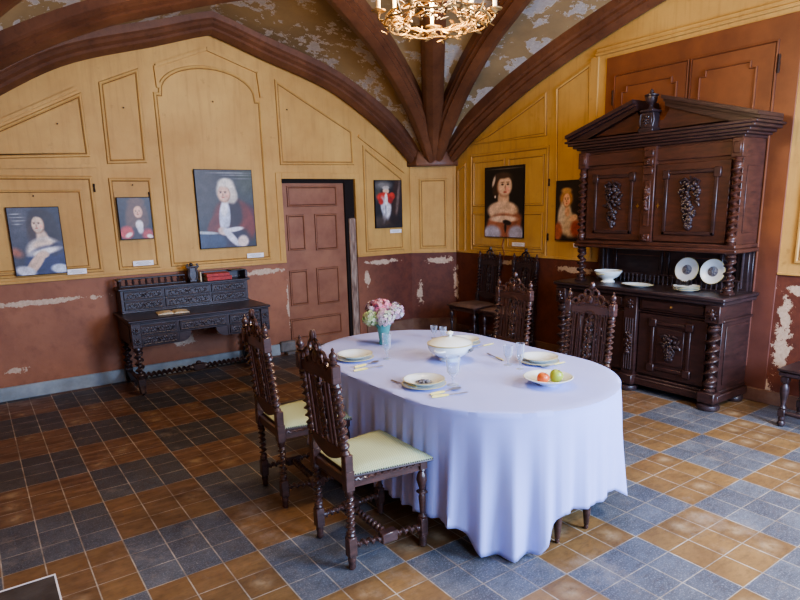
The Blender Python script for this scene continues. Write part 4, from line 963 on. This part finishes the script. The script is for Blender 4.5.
def drawer(parent, x0, x1, z0, z1, y, seed=0, knob=False):
    d = MB(); d.box(x0, x1, y-.014, y+.02, z0, z1, .004); d.tube([(x0+.012, y-.014, z0+.012), (x1-.012, y-.014, z0+.012), (x1-.012, y-.014, z1-.012), (x0+.012, y-.014, z1-.012)], .004, 5, closed=True)
    o = d.build('drawer', 'wood2', parent); c = MB(); carved_scroll(c, ((x0+x1)/2, y-.015, (z0+z1)/2), U, V, Nn, (x1-x0)*.86, (z1-z0)*.8, 4, .0045); c.build('carving', 'wood2', o)
    k = MB(); k.ball(((x0+x1)/2, y-.024, (z0+z1)/2), (.014, .01, .01), 8, 5); k.build('knob', 'wood2', o)
for sg in (-1, 1):
    a, b = (-.60, -.265) if sg < 0 else (.265, .60)
    for z0 in (.49, .592): drawer(dk, a, b, z0, z0+.095, Y0+.03)
    m = MB(); x = sg*(DXH-.055); m.box(x-.045, x+.045, Y0, Y0+.06, .475, ZD-.035, .005)
    for z in (.535, .64): rosette(m, (x, Y0-.002, z), U, V, Nn, .036)
    m.build('corner_block', 'wood2', dk)
drawer(dk, -.235, .235, .592, .687, Y0+.03)
for sg in (-1, 1):
    x = sg*(DXH-.06)
    for y, nm in ((Y0+.05, 'f'), (Y1-.07, 'b')):
        m = MB(); m.lathe([(.036, .165), (.04, .175), (.025, .19)], (x, y, 0), seg=12); m.twist((x, y, .185), (x, y, .45), .042, 4, .34, 10, 12); m.lathe([(.026, .44), (.04, .455), (.036, .478)], (x, y, 0), seg=12)
        m.box(x-.035, x+.035, y-.035, y+.035, .09, .168, .006)
        m.tube([(x, y, .1), (x, y-.02 if nm == 'f' else y+.02, .06), (x, y-.035 if nm == 'f' else y+.03, .03), (x, y-.02 if nm == 'f' else y+.015, .014)], [.036, .034, .03, .014], 8)
        m.build('leg', 'wood2', dk)
    m = MB(); m.box(x-.025, x+.025, Y0+.06, Y1-.08, .095, .15, .006); ymid = (Y0+Y1)/2; m.tube([(x, Y0+.09, .09), (x, ymid-.1, .06), (x, ymid, .085), (x, ymid+.1, .06), (x, Y1-.1, .09)], .02, 8); m.build('side_stretcher', 'wood2', dk)
ymid = (Y0+Y1)/2; m = MB(); m.twist((-DXH+.08, ymid, .12), (-.06, ymid, .12), .03, 11, .36, 8, 9); m.twist((.06, ymid, .12), (DXH-.08, ymid, .12), .03, 11, .36, 8, 9); m.box(-.065, .065, ymid-.03, ymid+.03, .085, .155, .008); m.ball((0, ymid, .165), (.03, .02, .02), 8, 5); m.build('stretcher', 'wood2', dk)
# riser with six small drawers and a gallery
RX = .66; RY = .14
m = MB(); m.box(-RX, RX, RY, Y1, ZD, .985, .004); m.box(-RX-.02, RX+.02, RY-.03, Y1+.005, .975, .998, .006); m.box(-RX-.005, RX+.005, RY-.012, Y1, ZD, ZD+.02, .004); m.build('riser', 'wood2', dk)
for a, b in ((-.63, -.25), (-.235, .235), (.25, .63)):
    for z0 in (.775, .875): drawer(dk, a, b, z0, z0+.09, RY)
m = MB(); m.box(-RX, -.0+.02, Y1-.1, Y1-.06, .998, 1.01, .003); m.box(-RX-.005, .02, Y1-.105, Y1-.055, 1.07, 1.085, .004)
for k in range(11): x = -RX+.03+.064*k; m.lathe([(.014, 1.008), (.008, 1.018), (.015, 1.04), (.008, 1.055), (.014, 1.072)], (x, Y1-.08, 0), seg=8)
for y in (RY-.01,): 
    for k in range(4): yy = RY+.03*k+.01; m.lathe([(.012, .998), (.007, 1.015), (.013, 1.04), (.007, 1.055), (.012, 1.072)], (-RX+.01, yy, 0), seg=8)
m.box(-RX-.008, -RX+.028, RY-.01, Y1-.06, 1.07, 1.085, .003)
m.build('gallery', 'wood2', dk)
m = MB(); m.box(.16, RX+.005, Y1-.05, Y1-.02, .998, 1.09, .003); m.box(RX-.02, RX+.01, RY, Y1-.02, .998, 1.085, .004); m.box(.5, RX+.012, RY+.04, Y1-.02, 1.08, 1.092, .003); m.build('shelf_back', 'wood2', dk)
m = MB(); m.box(.045, .125, Y1-.16, Y1-.08, .998, 1.15, .006); m.box(.035, .135, Y1-.165, Y1-.075, 1.15, 1.165, .004)
for sg in (-1, 1): m.tube([(.085+sg*.03, Y1-.165, 1.02), (.085+sg*.05, Y1-.165, 1.07), (.085+sg*.035, Y1-.165, 1.13), (.085+sg*.06, Y1-.165, 1.16), (.085+sg*.045, Y1-.16, 1.19)], .011, 6)
m.ball((.085, Y1-.12, 1.18), (.02, .02, .02), 8, 5); m.build('finial_block', 'wood2', dk)
# books
def closed_book(loc, rz, sx, sy, sz, cov, lab, grp=None, name='book'):
    c = MB(False); c.box(-sx/2, sx/2, -sy/2, sy/2, 0, .004, .001); c.box(-sx/2, sx/2, -sy/2, sy/2, sz-.004, sz, .001); c.box(-sx/2, sx/2, -sy/2, -sy/2+.004, 0, sz, .001)
    o = c.build(name, cov, None); o.location = loc; o.rotation_euler.z = rz; tag(o, lab, 'book', grp); p = MB(False); p.box(-sx/2+.006, sx/2-.006, -sy/2+.004, sy/2-.006, .004, sz-.004, .0005); p.build('pages', 'page', o); return o
closed_book((1.365+.345, 3.02+.2, .999), .02, .27, .17, .042, 'redbook', 'lower red cloth-bound book on top of the desk riser', 'red books on the desk riser')
closed_book((1.365+.335, 3.02+.195, 1.0415), -.03, .25, .16, .034, 'redbook', 'upper red cloth-bound book on top of the desk riser', 'red books on the desk riser')
b = closed_book((1.365+.145, 3.02+.17, .999+.0), 0, .10, .075, .02, 'page', 'small beige book standing upright by the carved block of the desk'); b.rotation_euler = (0, -pi/2, 0); b.location = (1.365+.16, 3.02+.17, .999+.05)
ob = empty('open_book', (1.365-.24, 2.90, ZD), -.12, label='open book with yellowed pages lying on the desk surface', cat='book')
for sg in (-1, 1):
    m = MB(); W2, H2 = .15, .19
    P = [(0, .004), (.02*sg, .016), (.07*sg, .018), (.14*sg, .010), (.15*sg, .004)] if True else []
    m.prism([(0, .001)]+P+[(.15*sg, .001)], (0, -H2/2, 0), U, V, (0, H2, 0)); m.build('page_block', 'page', ob)
m = MB(); m.box(-.155, .155, -.1, .1, 0, .002, .0005); m.build('cover', 'stem', ob)

# ------------------------------------------------------------------ stool at the frame edge
so = empty('stool', (4.63, -1.64, 0), 0, label='low dark stool with turned legs beside the sideboard, cut by the photo edge', cat='stool')
m = MB(); m.box(-.2, .2, -.3, .3, .40, .44, .008); m.box(-.21, .21, -.31, .31, .44, .458, .008); m.build('seat', 'wood2', so)
for x in (-.16, .16):
    for y in (-.26, .26):
        m = MB(); m.lathe([(.015, 0), (.028, .012), (.03, .03), (.02, .045), (.026, .06), (.02, .08)], (x, y, 0), seg=12); m.box(x-.025, x+.025, y-.025, y+.025, .08, .14, .004); m.lathe([(.018, .14), (.027, .15), (.015, .17), (.02, .21), (.03, .27), (.032, .31), (.018, .34), (.028, .35), (.018, .36)], (x, y, 0), seg=12); m.box(x-.026, x+.026, y-.026, y+.026, .355, .405, .004); m.build('leg', 'wood2', so)
for x in (-.16, .16): m = MB(); m.lathe([(.014, 0), (.022, .2), (.012, .3), (.022, .5), (.012, .7), (.022, .8), (.014, 1)], (x, -.24, .11), (x, .24, .11), seg=10); m.build('stretcher', 'wood2', so)

# ------------------------------------------------------------------ paintings
def blend(px, py, L, bg, asp):
    c = list(bg(px, py))
    for e in L:
        cx, cy, rx, ry, rot, col, soft = e; dx, dy = (px-cx), (py-cy)*asp
        cr, sr = cos(radians(rot)), sin(radians(rot)); a = (dx*cr+dy*sr)/rx; b = (-dx*sr+dy*cr)/(ry*asp); d = sqrt(a*a+b*b)
        w = max(0, min(1, (1+soft-d)/(2*soft+1e-6)))
        if w > 0:
            for i in range(3): c[i] += (col[i]-c[i])*w
    return c
def painting(name, corner, u, nrm, Wd, Ht, L, bg, lab, grp=None):
    """corner = bottom-left as seen"""
    u, nrm, corner = Vector(u), Vector(nrm), Vector(corner); fr = MB(False); e = .006
    fr.prism([(0, 0), (Wd, 0), (Wd, Ht), (0, Ht)], corner+nrm*.001, u, (0,0,1), nrm*.02)
    o = fr.build('portrait_painting', 'black', None); tag(o, lab, 'painting', 'portraits hanging on the panelling')
    nx, ny = 84, int(84*Ht/Wd); vs = []; cs = []; fs = []
    for j in range(ny+1):
        for i in range(nx+1):
            px, py = i/nx, 1-j/ny; vs.append(corner+u*(e+(Wd-2*e)*px)+Vector((0, 0, e+(Ht-2*e)*j/ny))+nrm*.0215)
            c = blend(px, py, L, bg, Ht/Wd); nz = noise.noise(Vector((px*9, py*9*Ht/Wd, 3)))*.08+noise.noise(Vector((px*40, py*40, 9)))*.06; cs.append([max(0, v*(1+nz*2.0)) for v in c])
    for j in range(ny):
        for i in range(nx): q = j*(nx+1)+i; fs.append([q, q+1, q+nx+2, q+nx+1])
    me = bpy.data.meshes.new('canvas'); me.from_pydata(vs, [], fs); me.materials.append(M['paint']); at = me.color_attributes.new('Col', 'FLOAT_COLOR', 'POINT')
    for i, c in enumerate(cs): at.data[i].color = (*[srgbf(v) for v in c], 1)
    c = bpy.data.objects.new('canvas', me); COL.objects.link(c); c.parent = o
def srgbf(x): return srgb(max(0, min(255, x)), 0, 0)[0]
def face(cx, cy, s, skin=(226, 188, 158), asp=1.4, turn=.1):
    sh = (skin[0]*.72, skin[1]*.62, skin[2]*.58); d = (60, 36, 30)
    return [(cx, cy+s*.05, s*.72, s*.92/asp*1.0, 0, sh, .12), (cx-turn*s*.5, cy, s*.66, s*.88/asp, 0, skin, .12),
            (cx-s*.3-turn*s, cy-s*.08, s*.12, s*.05, 0, d, .3), (cx+s*.22-turn*s, cy-s*.08, s*.12, s*.05, 0, d, .3), (cx-s*.3-turn*s, cy-s*.19, s*.17, s*.025, 0, (120, 84, 66), .5), (cx+s*.22-turn*s, cy-s*.19, s*.17, s*.025, 0, (120, 84, 66), .5),
            (cx-.04*s-turn*s*1.2, cy+s*.1, s*.07, s*.13, 0, sh, .5), (cx-.04*s-turn*s*1.1, cy+s*.32, s*.17, s*.045, 0, (176, 70, 62), .3), (cx+s*.3, cy+s*.2, s*.16, s*.14, 0, (226, 160, 136), .8)]
def place_left(px, *a):
    xs = [on_y(u, v, YL) for u, v in px]; x0 = (xs[0].x+xs[3].x)/2; x1 = (xs[1].x+xs[2].x)/2; zt = (xs[0].z+xs[1].z)/2; z0 = (xs[2].z+xs[3].z)/2
    painting('p', (x0, YL-.02, z0), (1,0,0), (0,-1,0), x1-x0, zt-z0, *a); return x0, x1, z0, zt
def place_right(px, *a):
    xs = [on_x(u, v, XR) for u, v in px]; y0 = (xs[0].y+xs[3].y)/2; y1 = (xs[1].y+xs[2].y)/2; zt = (xs[0].z+xs[1].z)/2; z0 = (xs[2].z+xs[3].z)/2
    painting('p', (XR-.022, y0, z0), (0,-1,0), (-1,0,0), y0-y1, zt-z0, *a); return y0, y1, z0, zt
dark = lambda px, py: (44-10*py, 46-14*py, 54-14*py)
# 1 lady with dark curls, white shift and blue gown
L1 = [(.2, .2, .25, .3, 0, (84, 84, 92), .6), (.06, .66, .13, .06, 30, (160, 98, 74), .6), (.62, .24, .27, .22, 10, (52, 44, 44), .2), (.83, .32, .12, .22, -15, (50, 44, 46), .3), (.45, .3, .1, .2, 10, (70, 54, 48), .4),
      (.62, .48, .12, .16, -10, (206, 180, 158), .2), (.6, .62, .34, .17, -12, (212, 200, 190), .15), (.6, .56, .2, .08, -10, (216, 192, 170), .2), (.68, .84, .48, .26, -12, (50, 56, 92), .12), (.88, .62, .2, .09, -30, (60, 60, 80), .2), (.62, .66, .32, .05, -12, (220, 214, 210), .3),
      (.4, .84, .11, .24, 38, (206, 176, 152), .15), (.58, .71, .12, .05, -8, (214, 184, 160), .2), (.2, .95, .2, .08, 20, (196, 196, 204), .2), (.88, .93, .18, .07, 5, (190, 200, 214), .2)]+face(.56, .25, .17, (216, 190, 162), 1.25, .15)+[(.62, .09, .2, .05, 8, (52, 44, 44), .3)]
L1 += [(.14, .09, .1, .006, 0, (190, 190, 190), .5), (.18, .14, .13, .005, 0, (170, 170, 170), .5), (.2, .19, .12, .005, 0, (170, 170, 170), .5), (.16, .24, .1, .005, 0, (170, 170, 170), .5)]
x0, x1, z0, zt = place_left([(6, 207.5), (59, 206.5), (66, 273), (14.5, 276)], L1, lambda px, py: (66-16*px, 66-16*px, 78-16*px), 'portrait of a dark-haired woman in a white shift and blue gown')
caps = [(x1+.0, z0-.02, .17, .05)]
# 2 gentleman with a full curled wig and red robe
L2 = [(.55, .42, .33, .38, 0, (92, 66, 52), .2), (.38, .5, .18, .3, 10, (98, 72, 56), .3), (.74, .5, .16, .25, -10, (84, 60, 48), .3), (.5, .95, .6, .22, 0, (52, 44, 52), .2), (.18, .84, .22, .16, -30, (190, 70, 66), .2), (.24, .9, .12, .05, -30, (226, 210, 206), .3), (.84, .9, .18, .14, 20, (170, 62, 60), .3), (.9, .95, .1, .05, 20, (220, 205, 200), .3),
      (.6, .66, .12, .12, 0, (226, 220, 220), .2), (.62, .78, .09, .1, 0, (206, 202, 206), .3)]+face(.6, .34, .2, (222, 176, 146), 1.25, .05)+[(.56, .1, .26, .1, 0, (96, 70, 54), .25)]
x0, x1, z0, zt = place_left([(115.5, 197.5), (150, 197), (152, 238.5), (120, 240)], L2, dark, 'small portrait of a long-wigged man in red robe above the writing desk')
caps += [(x0+.09, zb+.035, .2, .05)]
# 3 gentleman in red coat with white wig
L3p = [(.2, .3, .3, .35, 0, (64, 62, 62), .5), (.9, .15, .2, .2, 0, (70, 76, 66), .6), (.92, .62, .3, .14, 40, (84, 36, 42), .25), (.6, .62, .34, .26, 0, (100, 44, 36), .12), (.32, .7, .14, .2, 35, (104, 48, 38), .15), (.84, .68, .14, .24, -12, (112, 48, 36), .15), (.62, .56, .16, .2, 0, (46, 34, 40), .2), (.46, .6, .1, .22, 5, (190, 196, 214), .12), (.46, .5, .06, .1, 5, (226, 226, 232), .2),
       (.6, .9, .3, .16, 0, (50, 44, 60), .2), (.12, .92, .34, .13, 3, (56, 68, 92), .12), (.1, .80, .24, .018, 4, (170, 180, 188), .3), (.42, .79, .1, .05, 20, (216, 190, 176), .2), (.6, .77, .18, .03, -6, (214, 212, 220), .2), (.55, .87, .06, .16, -40, (206, 206, 218), .2), (.76, .93, .1, .08, 30, (216, 196, 186), .2), (.52, .27, .17, .15, 0, (214, 206, 192), .15), (.62, .33, .1, .1, 0, (190, 182, 170), .2)]+face(.48, .3, .15, (222, 182, 156), 1.3, .1)+[(.52, .16, .13, .055, 0, (220, 212, 198), .3)]
L3p += [(.6, .035, .32, .006, 0, (150, 150, 150), .5), (.7, .065, .22, .005, 0, (130, 130, 130), .5), (.8, .11, .15, .005, 0, (120, 120, 120), .5)]
x0, x1, z0, zt = place_left([(192.5, 170), (250.5, 169.5), (255, 246), (199.5, 249)], L3p, lambda px, py: (52, 54, 60), 'large portrait of a white-wigged man in red coat, inside the arched panel')
caps += [(x1-.12, zb+.035, .2, .05)]
# 4 figures in red and white by the door
L4 = [(.36, .9, .4, .08, 0, (64, 52, 44), .6), (.1, .3, .12, .12, 0, (78, 82, 70), .6), (.3, .1, .3, .08, 0, (120, 116, 110), .5), (.8, .35, .16, .5, 5, (58, 40, 34), .3), (.85, .4, .05, .4, 8, (110, 92, 84), .4), (.4, .22, .12, .06, 0, (216, 180, 150), .2), (.4, .15, .13, .04, 0, (180, 170, 160), .2), (.35, .36, .3, .11, 5, (196, 58, 44), .15), (.62, .33, .12, .08, -20, (190, 60, 44), .2), (.3, .55, .11, .2, -8, (190, 190, 196), .3), (.46, .62, .12, .2, 8, (206, 204, 206), .3), (.38, .58, .02, .18, 0, (120, 120, 130), .5), (.2, .44, .09, .07, -30, (180, 52, 42), .3), (.56, .42, .1, .07, 25, (150, 44, 40), .3), (.4, .4, .06, .14, 0, (220, 214, 206), .2), (.3, .8, .06, .1, 0, (170, 166, 168), .3), (.15, .85, .2, .1, 0, (70, 60, 54), .5), (.75, .85, .2, .1, 0, (40, 32, 32), .4)]
x0, x1, z0, zt = place_left([(373, 180), (400, 180.5), (400.5, 227.5), (374, 228)], L4, lambda px, py: (36, 36, 40), 'small narrow painting of a figure in red and white beside the brown door')
caps += [((x0+x1)/2+.02, z0-.07, .18, .045)]
# 5 lady with bare shoulders
L5 = [(.47, .17, .26, .1, 0, (64, 48, 38), .2), (.3, .3, .1, .14, 0, (58, 40, 30), .25), (.5, .45, .15, .12, 0, (214, 178, 146), .15), (.48, .62, .40, .14, 0, (226, 194, 164), .12), (.48, .7, .32, .12, 0, (226, 194, 164), .15), (.5, .84, .46, .18, 0, (156, 96, 72), .12), (.3, .82, .2, .06, 25, (176, 110, 80), .2), (.8, .78, .2, .1, -35, (150, 92, 68), .2), (.5, .74, .36, .05, 0, (228, 200, 176), .2), (.2, .95, .24, .12, 0, (176, 178, 200), .2), (.84, .95, .2, .12, 0, (170, 172, 196), .2), (.6, .79, .11, .035, 10, (34, 26, 30), .2), (.56, .86, .03, .07, 0, (34, 26, 30), .3)]+face(.52, .27, .27, (230, 196, 164), 1.75, -.12)+[(.48, .125, .2, .04, 0, (72, 52, 40), .3), (.24, .2, .03, .08, 20, (214, 200, 180), .3), (.28, .42, .02, .02, 0, (230, 220, 210), .3), (.55, .03, .42, .006, 0, (120, 110, 96), .5)]
y0, y1, z0, zt = place_right([(487, 167.5), (526, 165), (526, 237), (487.5, 237.5)], L5, lambda px, py: (20, 17, 18), 'tall portrait of a bare-shouldered lady on black, above the corner chairs')
capr = [((y0+y1)/2-.14, z0-.1, .2, .045)]
# 6 child partly behind the sideboard
L6 = [(.4, .3, .26, .14, 0, (176, 128, 76), .2), (.36, .62, .28, .28, 0, (206, 192, 172), .15), (.6, .75, .3, .2, 10, (200, 180, 156), .2), (.1, .86, .18, .16, 0, (170, 96, 70), .25), (.8, .8, .2, .14, 0, (150, 70, 54), .3), (.45, .52, .1, .08, 0, (214, 170, 140), .2), (.7, .62, .16, .05, -20, (220, 180, 150), .2), (.4, .16, .2, .05, 0, (190, 150, 100), .3)]+face(.42, .32, .2, (228, 184, 152), 1.6, 0)
a = on_x(557, 181, XR); b = on_x(559, 240, XR); y0 = (a.y+b.y)/2; Wd = .36
painting('p', (XR-.02, y0, b.z), (0,-1,0), (-1,0,0), Wd, a.z-b.z, L6, lambda px, py: (30, 24, 24), 'portrait of a fair-haired child in pale clothes, partly hidden by the sideboard')
capr += [(y0-.25, b.z-.07, .12, .045)]
CL = ['beneath the portrait of the lady in blue', 'beneath the small wigged portrait', 'beneath the large portrait in the arched panel', 'beneath the narrow painting by the door', 'beneath the tall portrait of the lady', 'beneath the portrait of the child']
def caption(o, u, n, Wd, Ht, lab):
    o, u, n = Vector(o), Vector(u), Vector(n); m = MB(False); m.prism([(0, 0), (Wd, 0), (Wd, Ht), (0, Ht)], o, u, (0,0,1), n*.003); ob_ = m.build('caption_card', 'card', None); tag(ob_, 'white caption card '+lab, 'caption card', 'white caption cards under the paintings')
    t = MB(False)
    for k, (w, z) in enumerate(((.6, .68), (.75, .45), (.5, .22))): t.prism([(Wd*(.5-w/2), Ht*z), (Wd*(.5+w/2), Ht*z), (Wd*(.5+w/2), Ht*(z+.07)), (Wd*(.5-w/2), Ht*(z+.07))], o+n*.003, u, (0,0,1), n*.0004)
    t.build('printed_lines', 'ink', ob_)
for (x, z, w, h), l in zip(caps, CL[:4]): caption((x, YL-.024, z), (1,0,0), (0,-1,0), w, h, l)
for (y, z, w, h), l in zip(capr, CL[4:]): caption((XR-.024, y, z), (0,-1,0), (-1,0,0), w, h, l)
m = MB(); p = on_x(505, 239, XR); q2 = on_x(506, 262, XR); m.tube([(XR-.025, p.y, p.z), (XR-.03, p.y+.02, p.z-.08), (XR-.03, p.y-.02, p.z-.18), (XR-.025, p.y+.01, q2.z)], .007, 6); o = m.build('cord', 'cord', None); tag(o, 'short brown cord hanging below the tall portrait of the lady', 'cord')

# ------------------------------------------------------------------ chandelier
cz0 = 2.74; cl = empty('chandelier', (OX, OY, cz0), 0, label='gilt wrought-iron chandelier of leafy scrolls with electric candles, hanging above the table', cat='chandelier')
RC = .30; m = MB()
for R_, z in ((RC, .0), (RC-.02, .035), (RC*.62, .01)): m.tube([(R_*cos(a), R_*sin(a), z+.006*sin(a*9)) for a in [2*pi*k/60 for k in range(60)]], .006, 6, closed=True)
m.build('ring', 'iron', cl)
rnd = random.Random(4); m = MB()
for k in range(150):
    a = rnd.uniform(0, 2*pi); R_ = RC*rnd.uniform(.55, 1.08); z = rnd.uniform(-.03, .045); d = Euler((rnd.uniform(-.5, .5), rnd.uniform(-.5, .5), a+rnd.uniform(-1.3, 1.3))).to_quaternion()
    m.ball((R_*cos(a), R_*sin(a), z), (.026, .011, .004), 6, 4, rot=d)
for k in range(16):
    a0 = 2*pi*k/16; N = 12; m.tube([((RC-.05+.05*cos(t*4.5)*(1-.5*t))*cos(a0+.25*t), (RC-.05+.05*cos(t*4.5)*(1-.5*t))*sin(a0+.25*t), .01+.045*sin(t*4.5)*(1-.5*t)) for t in [i/N for i in range(N+1)]], .005, 5)
m.build('leaf_scroll', 'iron', cl)
for k in range(8):
    a = 2*pi*k/8+.2; c, s = cos(a), sin(a); am = MB(); pts = [(RC*c, RC*s, .02), (RC*.85*c, RC*.85*s, .03), (RC*.6*c, RC*.6*s, .09), (RC*.45*c, RC*.45*s, .22), (RC*.25*c, RC*.25*s, .36), (.03*c, .03*s, .42)]
    if k % 2 == 0:
        am.tube(pts, .006, 6); am.tube([(RC*(.55+.1*cos(t))*c, RC*(.55+.1*cos(t))*s, .2+.035*sin(t)) for t in [i*.5 for i in range(11)]], .004, 5); am.build('arm', 'iron', cl)
    hd = (RC+.03); z0 = .05 if k % 2 else .075
    cu = MB(); cu.lathe([(.004, -.02), (.008, 0), (.02, .01), (.04, .016), (.043, .022), (.02, .02), (.012, .02), (.013, .03)], (hd*c, hd*s, z0), seg=14); cu.tube([(RC*c, RC*s, 0), (hd*c, hd*s, z0-.02)], .005, 6)
    cuo = cu.build('candle_cup', 'iron', cl)
    ca = MB(); ca.lathe([(.011, .028), (.0115, .03), (.0115, .115), (.008, .12)], (hd*c, hd*s, z0), seg=12); cao = ca.build('candle', 'candle', cl)
    bu = MB(); bu.lathe([(.005, .118), (.012, .135), (.013, .15), (.007, .175), (.001, .19)], (hd*c, hd*s, z0), seg=12); bu.build('flame_bulb', 'bulb', cao)
m = MB(); m.lathe([(.012, .30), (.03, .34), (.018, .38), (.035, .42), (.012, .46), (.01, .5)], (0, 0, 0), seg=14); 
m.build('stem', 'iron', cl)
m = MB(); top_z = Z0+1.55-cz0
n = int((top_z-.49)/.035)
for k in range(n+1):
    z = .505+k*.035; ax = (1, 0) if k % 2 else (0, 1); m.tube([(ax[0]*.009*cos(t), ax[1]*.009*cos(t), z+.022*sin(t)) for t in [2*pi*i/10 for i in range(10)]], .0028, 5, closed=True)
m.build('chain', 'iron', cl)

# ------------------------------------------------------------------ light
def area(name, loc, rot, sx, sy, power, col, spread=None):
    l = bpy.data.lights.new(name, 'AREA'); l.shape = 'RECTANGLE'; l.size = sx; l.size_y = sy; l.energy = power; l.color = col
    if spread: l.spread = spread
    o = bpy.data.objects.new(name, l); COL.objects.link(o); o.location = loc; o.rotation_euler = rot; return o
BLUE = (.44, .62, 1.0)
area('window_light', (.95, YS-.05, 1.95), (radians(90-8), 0, 0), 1.2, 1.7, 95, BLUE)
area('window_light', (3.45, YS-.05, 1.95), (radians(90-8), 0, 0), 1.2, 1.7, 300, BLUE)
pl = bpy.data.lights.new('chandelier_glow', 'POINT'); pl.energy = 135; pl.color = (1, .74, .46); pl.shadow_soft_size = .3; o = bpy.data.objects.new('chandelier_glow', pl); COL.objects.link(o); o.location = (OX, OY, cz0+.2)
w = bpy.data.worlds.new('world'); bpy.context.scene.world = w; w.use_nodes = True; w.node_tree.nodes['Background'].inputs[0].default_value = (.8, .88, 1, 1); w.node_tree.nodes['Background'].inputs[1].default_value = 1.0
# added warm fill light out of view, stands for no known lamp
area('warm_fill_light', (3.5, -3.5, 3.0), (0, 0, 0), .6, .6, 90, (1, .84, .64))
sc = bpy.context.scene; sc.view_settings.view_transform = 'AgX'; sc.view_settings.look = 'AgX - Medium High Contrast'; sc.view_settings.exposure = .55
sc.cycles.max_bounces = 8; sc.cycles.sample_clamp_indirect = 6
